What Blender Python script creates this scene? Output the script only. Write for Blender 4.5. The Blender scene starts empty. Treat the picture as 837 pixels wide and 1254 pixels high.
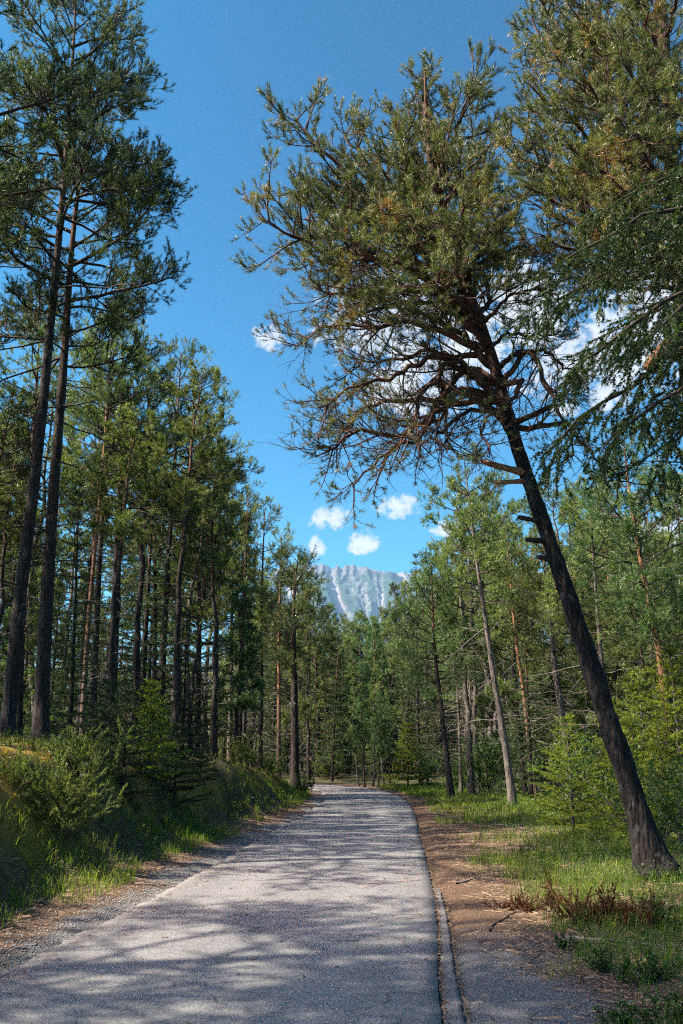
import bpy, math, time
import numpy as np
from math import radians, sin, cos, pi, sqrt

T0 = time.time()
SC = bpy.context.scene
COL = SC.collection

# ------------------------------------------------------------------ camera
PITCH = radians(14.8)
FPX = 1150.0            # focal length in pixels of the 837 x 1254 photograph
EYE = 1.6
cam_d = bpy.data.cameras.new("camera")
cam_d.sensor_fit = 'VERTICAL'
cam_d.sensor_height = 36.0
cam_d.lens = 36.0 * FPX / 1254.0
cam_d.clip_start = 0.05
cam_d.clip_end = 30000.0
cam = bpy.data.objects.new("camera", cam_d)
COL.objects.link(cam)
cam.location = (0, 0, EYE)
cam.rotation_euler = (radians(90) + PITCH, 0, 0)
SC.camera = cam

# ------------------------------------------------------------------ exposure
SC.view_settings.view_transform = 'Standard'
SC.view_settings.look = 'None'
SC.view_settings.gamma = 1.0
SC.view_settings.exposure = 1.75
SC.cycles.use_denoising = False
SC.cycles.filter_width = 1.15
SC.cycles.max_bounces = 5
SC.cycles.diffuse_bounces = 2
SC.cycles.glossy_bounces = 1
SC.cycles.transmission_bounces = 3
SC.cycles.transparent_max_bounces = 4
SC.cycles.volume_bounces = 0
SC.cycles.sample_clamp_indirect = 4.0

# ------------------------------------------------------------------ sun and sky
SUN_EL = radians(50)
SUN_BACK = radians(13)                      # sun on the left, a little behind the camera
TO_SUN = np.array([-cos(SUN_BACK) * cos(SUN_EL), -sin(SUN_BACK) * cos(SUN_EL), sin(SUN_EL)])
sun_d = bpy.data.lights.new("sun", 'SUN')
sun_d.energy = 5.0
sun_d.angle = radians(0.55)
sun_d.color = (1.0, 0.92, 0.76)
sun = bpy.data.objects.new("sun", sun_d)
COL.objects.link(sun)
sun.location = (-30, -8, 40)
sun.rotation_euler = (radians(90) - SUN_EL, 0, math.atan2(TO_SUN[1], TO_SUN[0]) + pi / 2)

world = bpy.data.worlds.new("World")
SC.world = world
world.use_nodes = True
wt = world.node_tree
wt.nodes.clear()


def px_dir(u, v):
    dx = (u - 418.5) / FPX
    dz = (627.0 - v) / FPX
    return np.array([dx, cos(PITCH) - sin(PITCH) * dz, sin(PITCH) + cos(PITCH) * dz])


def at(u, v, y):
    """Point in the place seen at photo pixel (u, v) at distance y ahead."""
    d = px_dir(u, v)
    t = y / d[1]
    return np.array([d[0] * t, y, EYE + d[2] * t])


def on_ground(u, v, z=0.0):
    d = px_dir(u, v)
    t = (z - EYE) / d[2]
    return np.array([d[0] * t, d[1] * t, z])


def to_px(p):
    x, y, z = p[0], p[1], p[2] - EYE
    zc = y * cos(PITCH) + z * sin(PITCH)
    yc = -y * sin(PITCH) + z * cos(PITCH)
    return 418.5 + FPX * x / zc, 627.0 - FPX * yc / zc


class NT:
    """Small helper for node trees."""
    def __init__(self, tree):
        self.t = tree

    def n(self, kind, ins=None, **props):
        nd = self.t.nodes.new(kind)
        for k, v in props.items():
            setattr(nd, k, v)
        for k, v in (ins or {}).items():
            s = nd.inputs[k]
            if isinstance(v, bpy.types.NodeSocket):
                self.t.links.new(v, s)
            else:
                s.default_value = v
        return nd

    def link(self, a, b):
        self.t.links.new(a, b)

    def math(self, op, a, b=0.0, c=None, clamp=False):
        nd = self.t.nodes.new('ShaderNodeMath')
        nd.operation = op
        nd.use_clamp = clamp
        for i, v in enumerate((a, b, c)):
            if v is None:
                continue
            if isinstance(v, bpy.types.NodeSocket):
                self.t.links.new(v, nd.inputs[i])
            else:
                nd.inputs[i].default_value = v
        return nd.outputs[0]

    def ramp(self, fac, stops, interp='LINEAR'):
        nd = self.t.nodes.new('ShaderNodeValToRGB')
        nd.color_ramp.interpolation = interp
        el = nd.color_ramp.elements
        el[0].position, el[0].color = stops[0][0], tuple(stops[0][1]) + (1,)
        el[1].position, el[1].color = stops[-1][0], tuple(stops[-1][1]) + (1,)
        for p, c in stops[1:-1]:
            e = el.new(p)
            e.color = tuple(c) + (1,)
        self.t.links.new(fac, nd.inputs[0])
        return nd.outputs[0]

    def mix(self, fac, a, b, mode='MIX'):
        nd = self.t.nodes.new('ShaderNodeMix')
        nd.data_type = 'RGBA'
        nd.blend_type = mode
        for idx, v in ((0, fac), (6, a), (7, b)):
            if isinstance(v, bpy.types.NodeSocket):
                self.t.links.new(v, nd.inputs[idx])
            else:
                nd.inputs[idx].default_value = v if idx == 0 else tuple(v) + (1,)
        return nd.outputs[2]

    def smooth(self, v, lo, hi, a=0.0, b=1.0):
        nd = self.t.nodes.new('ShaderNodeMapRange')
        nd.interpolation_type = 'SMOOTHSTEP'
        self.t.links.new(v, nd.inputs[0])
        for i, x in enumerate((lo, hi, a, b)):
            nd.inputs[1 + i].default_value = x
        return nd.outputs[0]


w = NT(wt)
sky = w.n('ShaderNodeTexSky', sky_type='NISHITA', sun_disc=False, sun_elevation=SUN_EL,
          sun_rotation=math.atan2(TO_SUN[0], TO_SUN[1]), altitude=900.0, air_density=1.0,
          dust_density=6.0, ozone_density=2.5)
hs = w.n('ShaderNodeHueSaturation', {'Hue': 0.451, 'Saturation': 1.6, 'Value': 1.0, 'Fac': 1.0, 'Color': sky.outputs[0]})
tc = w.n('ShaderNodeTexCoord')
nrm = w.n('ShaderNodeVectorMath', {0: tc.outputs['Generated']}, operation='NORMALIZE').outputs[0]
n1 = w.n('ShaderNodeTexNoise', {'Vector': nrm, 'Scale': 26.0, 'Detail': 7.0, 'Roughness': 0.6}).outputs[0]
n2 = w.n('ShaderNodeTexNoise', {'Vector': nrm, 'Scale': 95.0, 'Detail': 7.0, 'Roughness': 0.62}).outputs[0]
cloud_spots = []
for (u, v, ru, rv) in [(331, 413, 26, 22), (405, 634, 36, 24), (443, 664, 27, 19), (388, 672, 14, 20), (492, 620, 40, 18), (545, 648, 26, 15),
                       (475, 395, 105, 80), (560, 420, 95, 90), (500, 470, 85, 60), (640, 370, 80, 70),
                       (770, 430, 120, 75), (815, 350, 90, 70), (700, 450, 80, 60), (695, 500, 26, 16), (745, 480, 45, 30), (650, 400, 60, 50),
                       (800, 660, 60, 50)]:
    d = px_dir(u, v)
    ln = np.linalg.norm(d)
    cloud_spots.append((d / ln, ru / FPX / ln, rv / FPX / ln))
for az, el, r in [(72, 18, .08), (128, 14, .07), (165, 22, .09), (225, 18, .08), (285, 14, .07), (320, 10, .06), (42, 26, .08)]:
    a, e = radians(az), radians(el)
    cloud_spots.append((np.array([sin(a) * cos(e), cos(a) * cos(e), sin(e)]), r * 1.4, r * .8))
mask = None
for d, ru, rv in cloud_spots:
    right = np.array([d[1], -d[0], 0.0]); right /= np.linalg.norm(right)
    up = np.cross(right, d)
    dif = w.n('ShaderNodeVectorMath', {0: nrm, 1: tuple(d)}, operation='SUBTRACT').outputs[0]
    a = w.n('ShaderNodeVectorMath', {0: dif, 1: tuple(right / ru)}, operation='DOT_PRODUCT').outputs['Value']
    b = w.n('ShaderNodeVectorMath', {0: dif, 1: tuple(up / rv)}, operation='DOT_PRODUCT').outputs['Value']
    c = w.n('ShaderNodeVectorMath', {0: dif, 1: tuple(d * 4)}, operation='DOT_PRODUCT').outputs['Value']
    r2 = w.math('ADD', w.math('ADD', w.math('MULTIPLY', a, a), w.math('MULTIPLY', b, b)), w.math('MULTIPLY', c, c))
    s = w.math('SUBTRACT', 1.0, r2, clamp=True)
    mask = s if mask is None else w.math('MAXIMUM', mask, s)
dens = w.math('ADD', mask, w.math('ADD', w.math('MULTIPLY', w.math('SUBTRACT', n1, 0.5), 1.9), w.math('MULTIPLY', w.math('SUBTRACT', n2, 0.5), 2.1)))
dens = w.math('MULTIPLY', dens, w.smooth(mask, 0.0, 0.12))
alpha = w.smooth(dens, 0.30, 0.85)
ccol = w.mix(w.smooth(dens, 0.5, 1.3), (2.7, 3.0, 3.35), (4.2, 4.2, 4.1))
lift = w.n('ShaderNodeVectorMath', {0: hs.outputs[0], 'Scale': 0.2243}, operation='SCALE')
deep = w.n('ShaderNodeGamma', {'Color': lift.outputs[0], 'Gamma': 1.9})
deep2 = w.n('ShaderNodeVectorMath', {0: deep.outputs[0], 'Scale': 4.75}, operation='SCALE')
skycol = w.mix(w.math('MULTIPLY', alpha, 0.97), deep2.outputs[0], ccol)
bg = w.n('ShaderNodeBackground', {'Color': skycol, 'Strength': 0.071})
wo = w.n('ShaderNodeOutputWorld', {'Surface': bg.outputs[0]})

# ------------------------------------------------------------------ random / noise helpers
RNG = np.random.default_rng(7)


def _hash(i, j, k, seed):
    h = (i.astype(np.int64) * 374761393 + j.astype(np.int64) * 668265263 + k.astype(np.int64) * 2147483647 + seed * 974634777) & 0xFFFFFFFF
    h = ((h ^ (h >> 13)) * 1274126177) & 0xFFFFFFFF
    h = h ^ (h >> 16)
    return (h & 0xFFFF) / 65535.0


def vnoise(p, seed=0):
    """Value noise in [-1, 1] at points p (N, 3)."""
    p = np.asarray(p, float)
    i = np.floor(p).astype(np.int64)
    f = p - i
    f = f * f * (3 - 2 * f)
    out = 0
    for a in (0, 1):
        wa = f[:, 0] if a else 1 - f[:, 0]
        for b in (0, 1):
            wb = f[:, 1] if b else 1 - f[:, 1]
            for c in (0, 1):
                wc = f[:, 2] if c else 1 - f[:, 2]
                out = out + wa * wb * wc * _hash(i[:, 0] + a, i[:, 1] + b, i[:, 2] + c, seed)
    return out * 2 - 1


def fbm(p, octv=4, seed=0, gain=0.5, ridged=False):
    p = np.asarray(p, float)
    amp, tot, out = 1.0, 0.0, 0
    for o in range(octv):
        n = vnoise(p * (2.03 ** o) + 17.3 * o, seed + o)
        if ridged:
            n = 1 - 2 * np.abs(n)
        out = out + amp * n
        tot += amp
        amp *= gain
    return out / tot


def noise2(x, y, scale, octv=3, seed=0):
    x = np.asarray(x, float)
    return fbm(np.stack([x / scale, np.asarray(y, float) / scale, np.zeros_like(x) + .37], -1), octv, seed)


def norm(v):
    return v / np.maximum(np.linalg.norm(v, axis=-1, keepdims=True), 1e-9)


def sstep(x, a, b):
    t = np.clip((x - a) / (b - a), 0, 1)
    return t * t * (3 - 2 * t)


# ------------------------------------------------------------------ geometry collector
class Geo:
    def __init__(self):
        self.v, self.f, self.a = [], [], []
        self.n = 0

    def add(self, verts, faces, attr=None):
        verts = np.asarray(verts, np.float32).reshape(-1, 3)
        faces = np.asarray(faces, np.int64)
        self.v.append(verts)
        self.f.append(faces + self.n)
        if attr is None:
            attr = np.zeros(len(verts), np.float32)
        else:
            attr = np.broadcast_to(np.asarray(attr, np.float32), (len(verts),))
        self.a.append(attr)
        self.n += len(verts)

    def tris(self):
        return sum(len(f) * (f.shape[1] - 2) for f in self.f)

    def mesh(self, name, mat, smooth=False):
        me = bpy.data.meshes.new(name)
        if self.n == 0:
            return me
        v = np.concatenate(self.v)
        loops = np.concatenate([f.ravel() for f in self.f]).astype(np.int32)
        sizes = np.concatenate([np.full(len(f), f.shape[1], np.int32) for f in self.f])
        starts = np.concatenate([[0], np.cumsum(sizes)[:-1]]).astype(np.int32)
        me.vertices.add(len(v))
        me.vertices.foreach_set('co', v.ravel())
        me.loops.add(len(loops))
        me.loops.foreach_set('vertex_index', loops)
        me.polygons.add(len(sizes))
        me.polygons.foreach_set('loop_start', starts)
        me.polygons.foreach_set('loop_total', sizes)
        at_ = me.attributes.new('var', 'FLOAT', 'POINT')
        at_.data.foreach_set('value', np.concatenate(self.a).astype(np.float32))
        me.update(calc_edges=True)
        if smooth:
            me.polygons.foreach_set('use_smooth', np.ones(len(sizes), bool))
        me.materials.append(mat)
        return me


def frames(P):
    """Side vectors for tubes P (M, N, 3)."""
    T = np.empty_like(P)
    T[:, 1:-1] = P[:, 2:] - P[:, :-2]
    T[:, 0] = P[:, 1] - P[:, 0]
    T[:, -1] = P[:, -1] - P[:, -2]
    T = norm(T)
    main = norm(P[:, -1] - P[:, 0])
    ref = np.where(np.abs(main[:, 2:3]) > .8, np.array([[1., 0.13, 0]]), np.array([[0., 0.1, 1.]]))
    ref = np.repeat(ref[:, None, :], P.shape[1], 1)
    A = norm(np.cross(T, ref))
    B = np.cross(T, A)
    return T, A, B


def tubes(geo, P, R, sides, attr=None, rough=0.0, seed=0, cap=True):
    """Tapered tubes: P (M, N, 3) points, R (M, N) radii."""
    P = np.asarray(P, float)
    R = np.asarray(R, float)
    M, N, _ = P.shape
    T, A, B = frames(P)
    ang = np.arange(sides) * 2 * pi / sides
    ring = A[:, :, None, :] * np.cos(ang)[None, None, :, None] + B[:, :, None, :] * np.sin(ang)[None, None, :, None]
    rr = np.broadcast_to(R[:, :, None, None], (M, N, sides, 1)).copy()
    V = P[:, :, None, :] + ring * rr
    if rough:
        q = V.reshape(-1, 3)
        q2 = q * np.array([1, 1, .28])
        d = fbm(q2 * 9, 3, seed, ridged=True) * .7 + fbm(q2 * 30, 2, seed + 5) * .35 + fbm(q * 2.2, 2, seed + 9) * .8
        V = P[:, :, None, :] + ring * rr * (1 + rough * d.reshape(M, N, sides, 1))
    idx = np.arange(M * N * sides).reshape(M, N, sides)
    a = idx[:, :-1, :]
    b = np.roll(a, -1, 2)
    c = np.roll(idx[:, 1:, :], -1, 2)
    d = idx[:, 1:, :]
    F = np.stack([a, b, c, d], -1).reshape(-1, 4)
    at_ = None
    if attr is not None:
        at_ = np.broadcast_to(np.asarray(attr, float)[..., None] if np.ndim(attr) else attr, (M, N, sides)).reshape(-1) if np.ndim(attr) != 0 else attr
    geo.add(V.reshape(-1, 3), F, at_)
    if cap:
        k = geo.n - M * N * sides
        geo_f = (idx[:, -1, :] + k)
        geo.f.append(geo_f.reshape(M, sides))


def sample(P, par, f):
    """Points and tangents on curves P (M, N, 3): child parents par (K,), fractions f (K,)."""
    N = P.shape[1]
    x = np.clip(f, 0, .9999) * (N - 1)
    i = x.astype(int)
    t = (x - i)[:, None]
    a, b = P[par, i], P[par, i + 1]
    return a * (1 - t) + b * t, norm(b - a)


def perp(T, rng):
    r = rng.normal(size=T.shape)
    return norm(r - (r * T).sum(-1, keepdims=True) * T)


def needles(geo, P, D, rng, n, length, width, spread=(.35, 1.0), along=.6, up=0.15, var=None, jitter=.25):
    """Bunches of n narrow triangular needles round each shoot: P (K,3), D (K,3) direction."""
    K = len(P)
    D2 = np.repeat(D, n, 0)
    P2 = np.repeat(P, n, 0)
    s = rng.uniform(spread[0], spread[1], (K * n, 1))
    d = norm(D2 * np.sqrt(np.clip(1 - s * s, 0.02, 1)) + perp(D2, rng) * s + np.array([0, 0, up]))
    L = length * rng.uniform(.7, 1.2, (K * n, 1))
    base = P2 + D2 * (rng.uniform(-along, along * .6, (K * n, 1)) * length)
    side = perp(d, rng) * (width * .5)
    V = np.stack([base - side, base + side, base + d * L], 1)
    F = np.arange(K * n * 3).reshape(-1, 3)
    if var is None:
        var = rng.uniform(0, 1, K)
    vv = np.repeat(var, n) + rng.normal(0, jitter * .3, K * n)
    geo.add(V.reshape(-1, 3), F, np.repeat(vv, 3))


# ------------------------------------------------------------------ materials
def new_mat(name):
    m = bpy.data.materials.new(name)
    m.use_nodes = True
    m.node_tree.nodes.clear()
    t = NT(m.node_tree)
    out = t.n('ShaderNodeOutputMaterial')
    return m, t, out


def foliage_mat(name, stops, trans=.35, rough=.42, spec=.5, hue_rand=.03, val_rand=.35, nscale=.9, tint=(.75, 1.05, .35)):
    m, t, out = new_mat(name)
    at_ = t.n('ShaderNodeAttribute', attribute_name='var')
    geo = t.n('ShaderNodeNewGeometry')
    nz = t.n('ShaderNodeTexNoise', {'Vector': geo.outputs['Position'], 'Scale': nscale, 'Detail': 2.0})
    f = t.math('ADD', t.math('MULTIPLY', at_.outputs['Fac'], .75), t.math('MULTIPLY', t.math('SUBTRACT', nz.outputs[0], .37), .9), clamp=True)
    c = t.ramp(f, stops)
    oi = t.n('ShaderNodeObjectInfo')
    h = t.n('ShaderNodeHueSaturation', {'Color': c,
            'Hue': t.math('ADD', .5 - hue_rand * .5, t.math('MULTIPLY', oi.outputs['Random'], hue_rand)),
            'Value': t.math('ADD', 1 - val_rand * .5, t.math('MULTIPLY', oi.outputs['Random'], val_rand)),
            'Saturation': 1.0})
    p = t.n('ShaderNodeBsdfPrincipled', {'Base Color': h.outputs[0], 'Roughness': rough, 'Specular IOR Level': spec})
    tr = t.n('ShaderNodeBsdfTranslucent', {'Color': t.mix(1.0, h.outputs[0], (tint[0] * 2.0, tint[1] * 2.0, tint[2] * 2.0), 'MULTIPLY')})
    mx = t.n('ShaderNodeMixShader', {0: trans, 1: p.outputs[0], 2: tr.outputs[0]})
    t.link(mx.outputs[0], out.inputs[0])
    return m


def bark_mat(name, low, low2, high, high2, h0=.35, h1=.6, scale=7.0, bump=.6, lichen=(.20, .20, .17)):
    """Furrowed bark; attribute var is the height along the tree (0 foot, 1 tip)."""
    m, t, out = new_mat(name)
    tc_ = t.n('ShaderNodeTexCoord')
    mp = t.n('ShaderNodeMapping', {'Vector': tc_.outputs['Object'], 'Scale': (1, 1, .16)})
    nz = t.n('ShaderNodeTexNoise', {'Vector': mp.outputs[0], 'Scale': scale * 1.5, 'Detail': 6.0, 'Roughness': .65, 'Distortion': .6})
    vo = t.n('ShaderNodeTexVoronoi', {'Vector': mp.outputs[0], 'Scale': scale * 2.2}, feature='DISTANCE_TO_EDGE')
    nb = t.n('ShaderNodeTexNoise', {'Vector': tc_.outputs['Object'], 'Scale': 1.7, 'Detail': 3.0})
    at_ = t.n('ShaderNodeAttribute', attribute_name='var')
    hh = t.math('ADD', at_.outputs['Fac'], t.math('MULTIPLY', t.math('SUBTRACT', nb.outputs[0], .5), .35))
    k = t.smooth(hh, h0, h1)
    f = t.smooth(nz.outputs[0], .33, .68)
    a = t.mix(f, low, low2)
    b = t.mix(f, high, high2)
    c = t.mix(k, a, b)
    li = t.smooth(t.n('ShaderNodeTexNoise', {'Vector': tc_.outputs['Object'], 'Scale': 5.5, 'Detail': 5.0}).outputs[0], .58, .72)
    c = t.mix(t.math('MULTIPLY', li, .55), c, lichen)
    height = t.math('ADD', t.math('MULTIPLY', nz.outputs[0], 1.3), t.math('MULTIPLY', t.smooth(vo.outputs['Distance'], 0.0, .22), .22))
    bp = t.n('ShaderNodeBump', {'Strength': bump, 'Distance': .05, 'Height': height})
    p = t.n('ShaderNodeBsdfPrincipled', {'Base Color': c, 'Roughness': .9, 'Specular IOR Level': .2, 'Normal': bp.outputs[0]})
    t.link(p.outputs[0], out.inputs[0])
    return m


def plain_mat(name, c1, c2, scale=20.0, rough=.85, bump=.3, use_var=False):
    m, t, out = new_mat(name)
    tc_ = t.n('ShaderNodeTexCoord')
    nz = t.n('ShaderNodeTexNoise', {'Vector': tc_.outputs['Object'], 'Scale': scale, 'Detail': 5.0})
    f = t.smooth(nz.outputs[0], .3, .7)
    if use_var:
        at_ = t.n('ShaderNodeAttribute', attribute_name='var')
        f = t.math('ADD', t.math('MULTIPLY', f, .4), t.math('MULTIPLY', at_.outputs['Fac'], .6), clamp=True)
    c = t.mix(f, c1, c2)
    bp = t.n('ShaderNodeBump', {'Strength': bump, 'Distance': .01, 'Height': nz.outputs[0]})
    p = t.n('ShaderNodeBsdfPrincipled', {'Base Color': c, 'Roughness': rough, 'Specular IOR Level': .3, 'Normal': bp.outputs[0]})
    t.link(p.outputs[0], out.inputs[0])
    return m


M = {}
M['pine'] = foliage_mat('pine_needles', [(0, (.032, .046, .014)), (.45, (.108, .122, .036)), (.8, (.175, .178, .056)), (1, (.20, .19, .075))], trans=.24, spec=.25, rough=.48)
M['pine_hero'] = foliage_mat('pine_needles_olive', [(0, (.022, .030, .012)), (.4, (.080, .088, .032)), (.75, (.150, .150, .055)), (.92, (.20, .18, .07)), (1, (.26, .12, .036))], trans=.20, val_rand=0, hue_rand=0, nscale=1.3, rough=.45, spec=.3)
M['pine_dark'] = foliage_mat('pine_needles_dark', [(0, (.020, .032, .014)), (.5, (.062, .076, .028)), (.85, (.11, .116, .042)), (1, (.15, .145, .055))], trans=.25, val_rand=.15, hue_rand=.01, spec=.25, rough=.48)
M['pine_fresh'] = foliage_mat('pine_needles_fresh', [(0, (.036, .052, .015)), (.5, (.108, .128, .040)), (1, (.19, .20, .065))], trans=.32, val_rand=.3, spec=.4)
M['pine_blue'] = foliage_mat('pine_needles_bluish', [(0, (.028, .060, .022)), (.5, (.080, .128, .046)), (1, (.15, .19, .07))], trans=.3, val_rand=.2, spec=.4)
M['spruce'] = foliage_mat('spruce_needles', [(0, (.014, .024, .009)), (.5, (.034, .052, .017)), (1, (.08, .10, .03))], trans=.25, val_rand=.2, spec=.3)
M['spruce_young'] = foliage_mat('young_spruce_needles', [(0, (.05, .07, .012)), (.45, (.125, .155, .024)), (1, (.25, .26, .04))], trans=.5, val_rand=.15, tint=(.95, 1.05, .2), spec=.3)
M['leaf'] = foliage_mat('shrub_leaves', [(0, (.030, .055, .014)), (.5, (.072, .112, .026)), (1, (.15, .19, .045))], trans=.45, val_rand=.3, spec=.3)
M['heath'] = foliage_mat('heath_sprigs', [(0, (.03, .035, .010)), (.45, (.085, .09, .022)), (.8, (.17, .145, .035)), (1, (.26, .17, .04))], trans=.38, val_rand=.1, spec=.25)
M['juniper'] = foliage_mat('juniper_needles', [(0, (.04, .055, .02)), (.5, (.115, .13, .045)), (1, (.22, .22, .08))], trans=.4, val_rand=.1, spec=.25)
M['grass'] = foliage_mat('grass_blades', [(0, (.035, .065, .010)), (.45, (.085, .130, .018)), (.8, (.17, .19, .032)), (1, (.32, .25, .10))], trans=.5, val_rand=0, hue_rand=0, rough=.5, tint=(.9, 1.05, .25), spec=.3)
M['dry'] = foliage_mat('dry_brown_needles', [(0, (.04, .018, .008)), (.5, (.10, .045, .018)), (1, (.22, .11, .045))], trans=.25, val_rand=0, hue_rand=0, tint=(1, .7, .4), spec=.2)
M['moss'] = foliage_mat('moss', [(0, (.10, .085, .012)), (.5, (.24, .18, .022)), (1, (.40, .25, .03))], trans=.3, val_rand=0, hue_rand=0, tint=(1, .9, .2), spec=.15)
M['bark'] = bark_mat('pine_bark', (.012, .009, .008), (.046, .036, .031), (.07, .036, .021), (.14, .072, .04), .45, .85, lichen=(.10, .10, .085))
M['bark_hero'] = bark_mat('leaning_pine_bark', (.006, .005, .005), (.026, .021, .019), (.045, .024, .015), (.12, .06, .034), .5, .75, scale=6.0, bump=1.0, lichen=(.075, .07, .065))
M['bark_grey'] = bark_mat('grey_bark', (.05, .042, .036), (.15, .13, .11), (.07, .05, .038), (.16, .12, .09), .6, .9)
M['bark_red'] = bark_mat('red_pine_bark', (.06, .04, .03), (.15, .10, .07), (.13, .06, .032), (.26, .13, .07), .1, .45)
M['twig'] = plain_mat('twig_bark', (.014, .010, .008), (.05, .032, .023), 6.0)
M['twig_red'] = plain_mat('limb_bark_reddish', (.022, .011, .008), (.10, .048, .028), 5.0)
M['twig_grey'] = plain_mat('dead_twig_wood', (.065, .055, .046), (.18, .155, .13), 9.0)
M['wood'] = plain_mat('broken_wood', (.16, .075, .035), (.34, .18, .09), 14.0)


# ------------------------------------------------------------------ object helpers
def obj(name, me, parent=None, **props):
    o = bpy.data.objects.new(name, me)
    COL.objects.link(o)
    if parent is not None:
        o.parent = parent
    for k, v in props.items():
        o[k] = v
    return o


def thing(name, loc, label, cat, group=None, rz=0.0):
    o = bpy.data.objects.new(name, None)
    COL.objects.link(o)
    o.location = tuple(float(x) for x in loc)
    o.rotation_euler = (0, 0, rz)
    o.empty_display_size = .3
    o['label'] = label
    o['category'] = cat
    if group:
        o['group'] = group
    return o


def copy_thing(src, loc, rz, scale, label, group, tilt=(0, 0)):
    c = src.copy()
    COL.objects.link(c)
    c.location = tuple(float(x) for x in loc)
    c.rotation_euler = (tilt[0], tilt[1], rz)
    c.scale = (scale[0], scale[0], scale[1]) if isinstance(scale, tuple) else (scale,) * 3
    c['label'] = label
    if group:
        c['group'] = group
    for ch in list(src.children):
        d = ch.copy()
        COL.objects.link(d)
        d.parent = c
    return c


def structure(name, me):
    return obj(name, me, None, kind='structure')


# ------------------------------------------------------------------ the road's course and the lie of the land
ctrl = np.array([(-3.0, -22), (-2.1, -8), (-1.55, 0), (-.98, 7.4), (-.55, 12.3), (.08, 22.4), (.62, 31), (.98, 40), (.85, 48), (.1, 56), (-1.9, 63.5), (-5.5, 69.5), (-11, 74), (-20, 79), (-34, 84), (-60, 90)])


def catmull(P, n=24):
    out = []
    Q = np.vstack([2 * P[0] - P[1], P, 2 * P[-1] - P[-2]])
    for i in range(1, len(Q) - 2):
        p0, p1, p2, p3 = Q[i - 1], Q[i], Q[i + 1], Q[i + 2]
        for t in np.arange(n) / n:
            out.append(.5 * ((2 * p1) + (-p0 + p2) * t + (2 * p0 - 5 * p1 + 4 * p2 - p3) * t * t + (-p0 + 3 * p1 - 3 * p2 + p3) * t ** 3))
    out.append(P[-1])
    return np.array(out)


ROAD = catmull(ctrl)
RT = norm(np.gradient(ROAD, axis=0))
RN = np.stack([RT[:, 1], -RT[:, 0]], -1)          # to the right of the road
RLEN = np.concatenate([[0], np.cumsum(np.linalg.norm(np.diff(ROAD, axis=0), axis=1))])
HALF = 1.67


def lateral(x, y):
    """Signed distance to the road's middle (right is positive) and the road's own y there."""
    x = np.asarray(x, float).ravel()
    y = np.asarray(y, float).ravel()
    s = np.empty_like(x)
    ry = np.empty_like(x)
    for i in range(0, len(x), 20000):
        dx = x[i:i + 20000, None] - ROAD[None, :, 0]
        dy = y[i:i + 20000, None] - ROAD[None, :, 1]
        d2 = dx * dx + dy * dy
        k = d2.argmin(1)
        r = np.arange(len(k))
        side = dx[r, k] * RN[k, 0] + dy[r, k] * RN[k, 1]
        s[i:i + 20000] = np.sign(side) * np.sqrt(d2[r, k])
        ry[i:i + 20000] = ROAD[k, 1]
    return s, ry


def ground(x, y, fine=True, want_s=False):
    x = np.asarray(x, float).ravel()
    y = np.asarray(y, float).ravel()
    s, ry = lateral(x, y)
    sl = -s
    H = np.interp(ry, [0, 12, 20, 30, 40, 48, 56, 64], [1.4, 1.6, 1.72, 1.45, .95, .55, .35, .25])
    edge = noise2(x, y, 2.6, 2, 3) * .45
    b = sstep(sl + edge, 2.75, 4.25)
    z = np.where(sl > 0, H * b + np.clip(sl - 4.6, 0, 28) * .03 + sstep(sl, 2.1, 2.9) * .10, 0.0)
    off = sstep(np.abs(s), HALF + .1, HALF + 1.6)
    bank = sstep(sl, 2.4, 3.6)
    near = np.clip(1.3 - np.hypot(x, y) / 400, 0, 1)
    if fine:
        z = z + off * noise2(x, y, 1.1, 3, 11) * (.05 + .17 * bank) * near
        z = z + off * noise2(x, y, .28, 2, 17) * (.015 + .05 * bank) * near
    z = z + sstep(s, 3.2, 5.0) * (.06 + noise2(x, y, 3.2, 2, 23) * .12) * near
    z = z + sstep(s, 6.0, 12.0) * .25
    z = z - .04 * sstep(np.abs(s), HALF + .30, HALF + .06)
    return (z, s) if want_s else z


def gz(x, y):
    return float(ground([x], [y])[0])


# ground sheet with a grid that is fine near the road and runs to the horizon
def axis(parts):
    out = []
    for a, b, st in parts:
        out += list(np.arange(a, b, st))
    out.append(parts[-1][1])
    return np.array(out)


gx = np.concatenate([-np.geomspace(9000, 22, 34), axis([(-20, -9, .5), (-9, 8, .14), (8, 20, .5)]), np.geomspace(22, 9000, 34)])
gy = np.concatenate([-np.geomspace(3000, 12, 16), axis([(-10, 3, .8), (3, 24, .14), (24, 45, .3), (45, 80, .5)]), np.geomspace(83, 9000, 40)])
X, Y = np.meshgrid(gx, gy)
gzv, gs = ground(X, Y, True, True)
g = Geo()
nx, ny = len(gx), len(gy)
idx = np.arange(nx * ny).reshape(ny, nx)
g.add(np.stack([X.ravel(), Y.ravel(), gzv], -1), np.stack([idx[:-1, :-1], idx[:-1, 1:], idx[1:, 1:], idx[1:, :-1]], -1).reshape(-1, 4), np.clip(gs, -50, 50))


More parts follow.
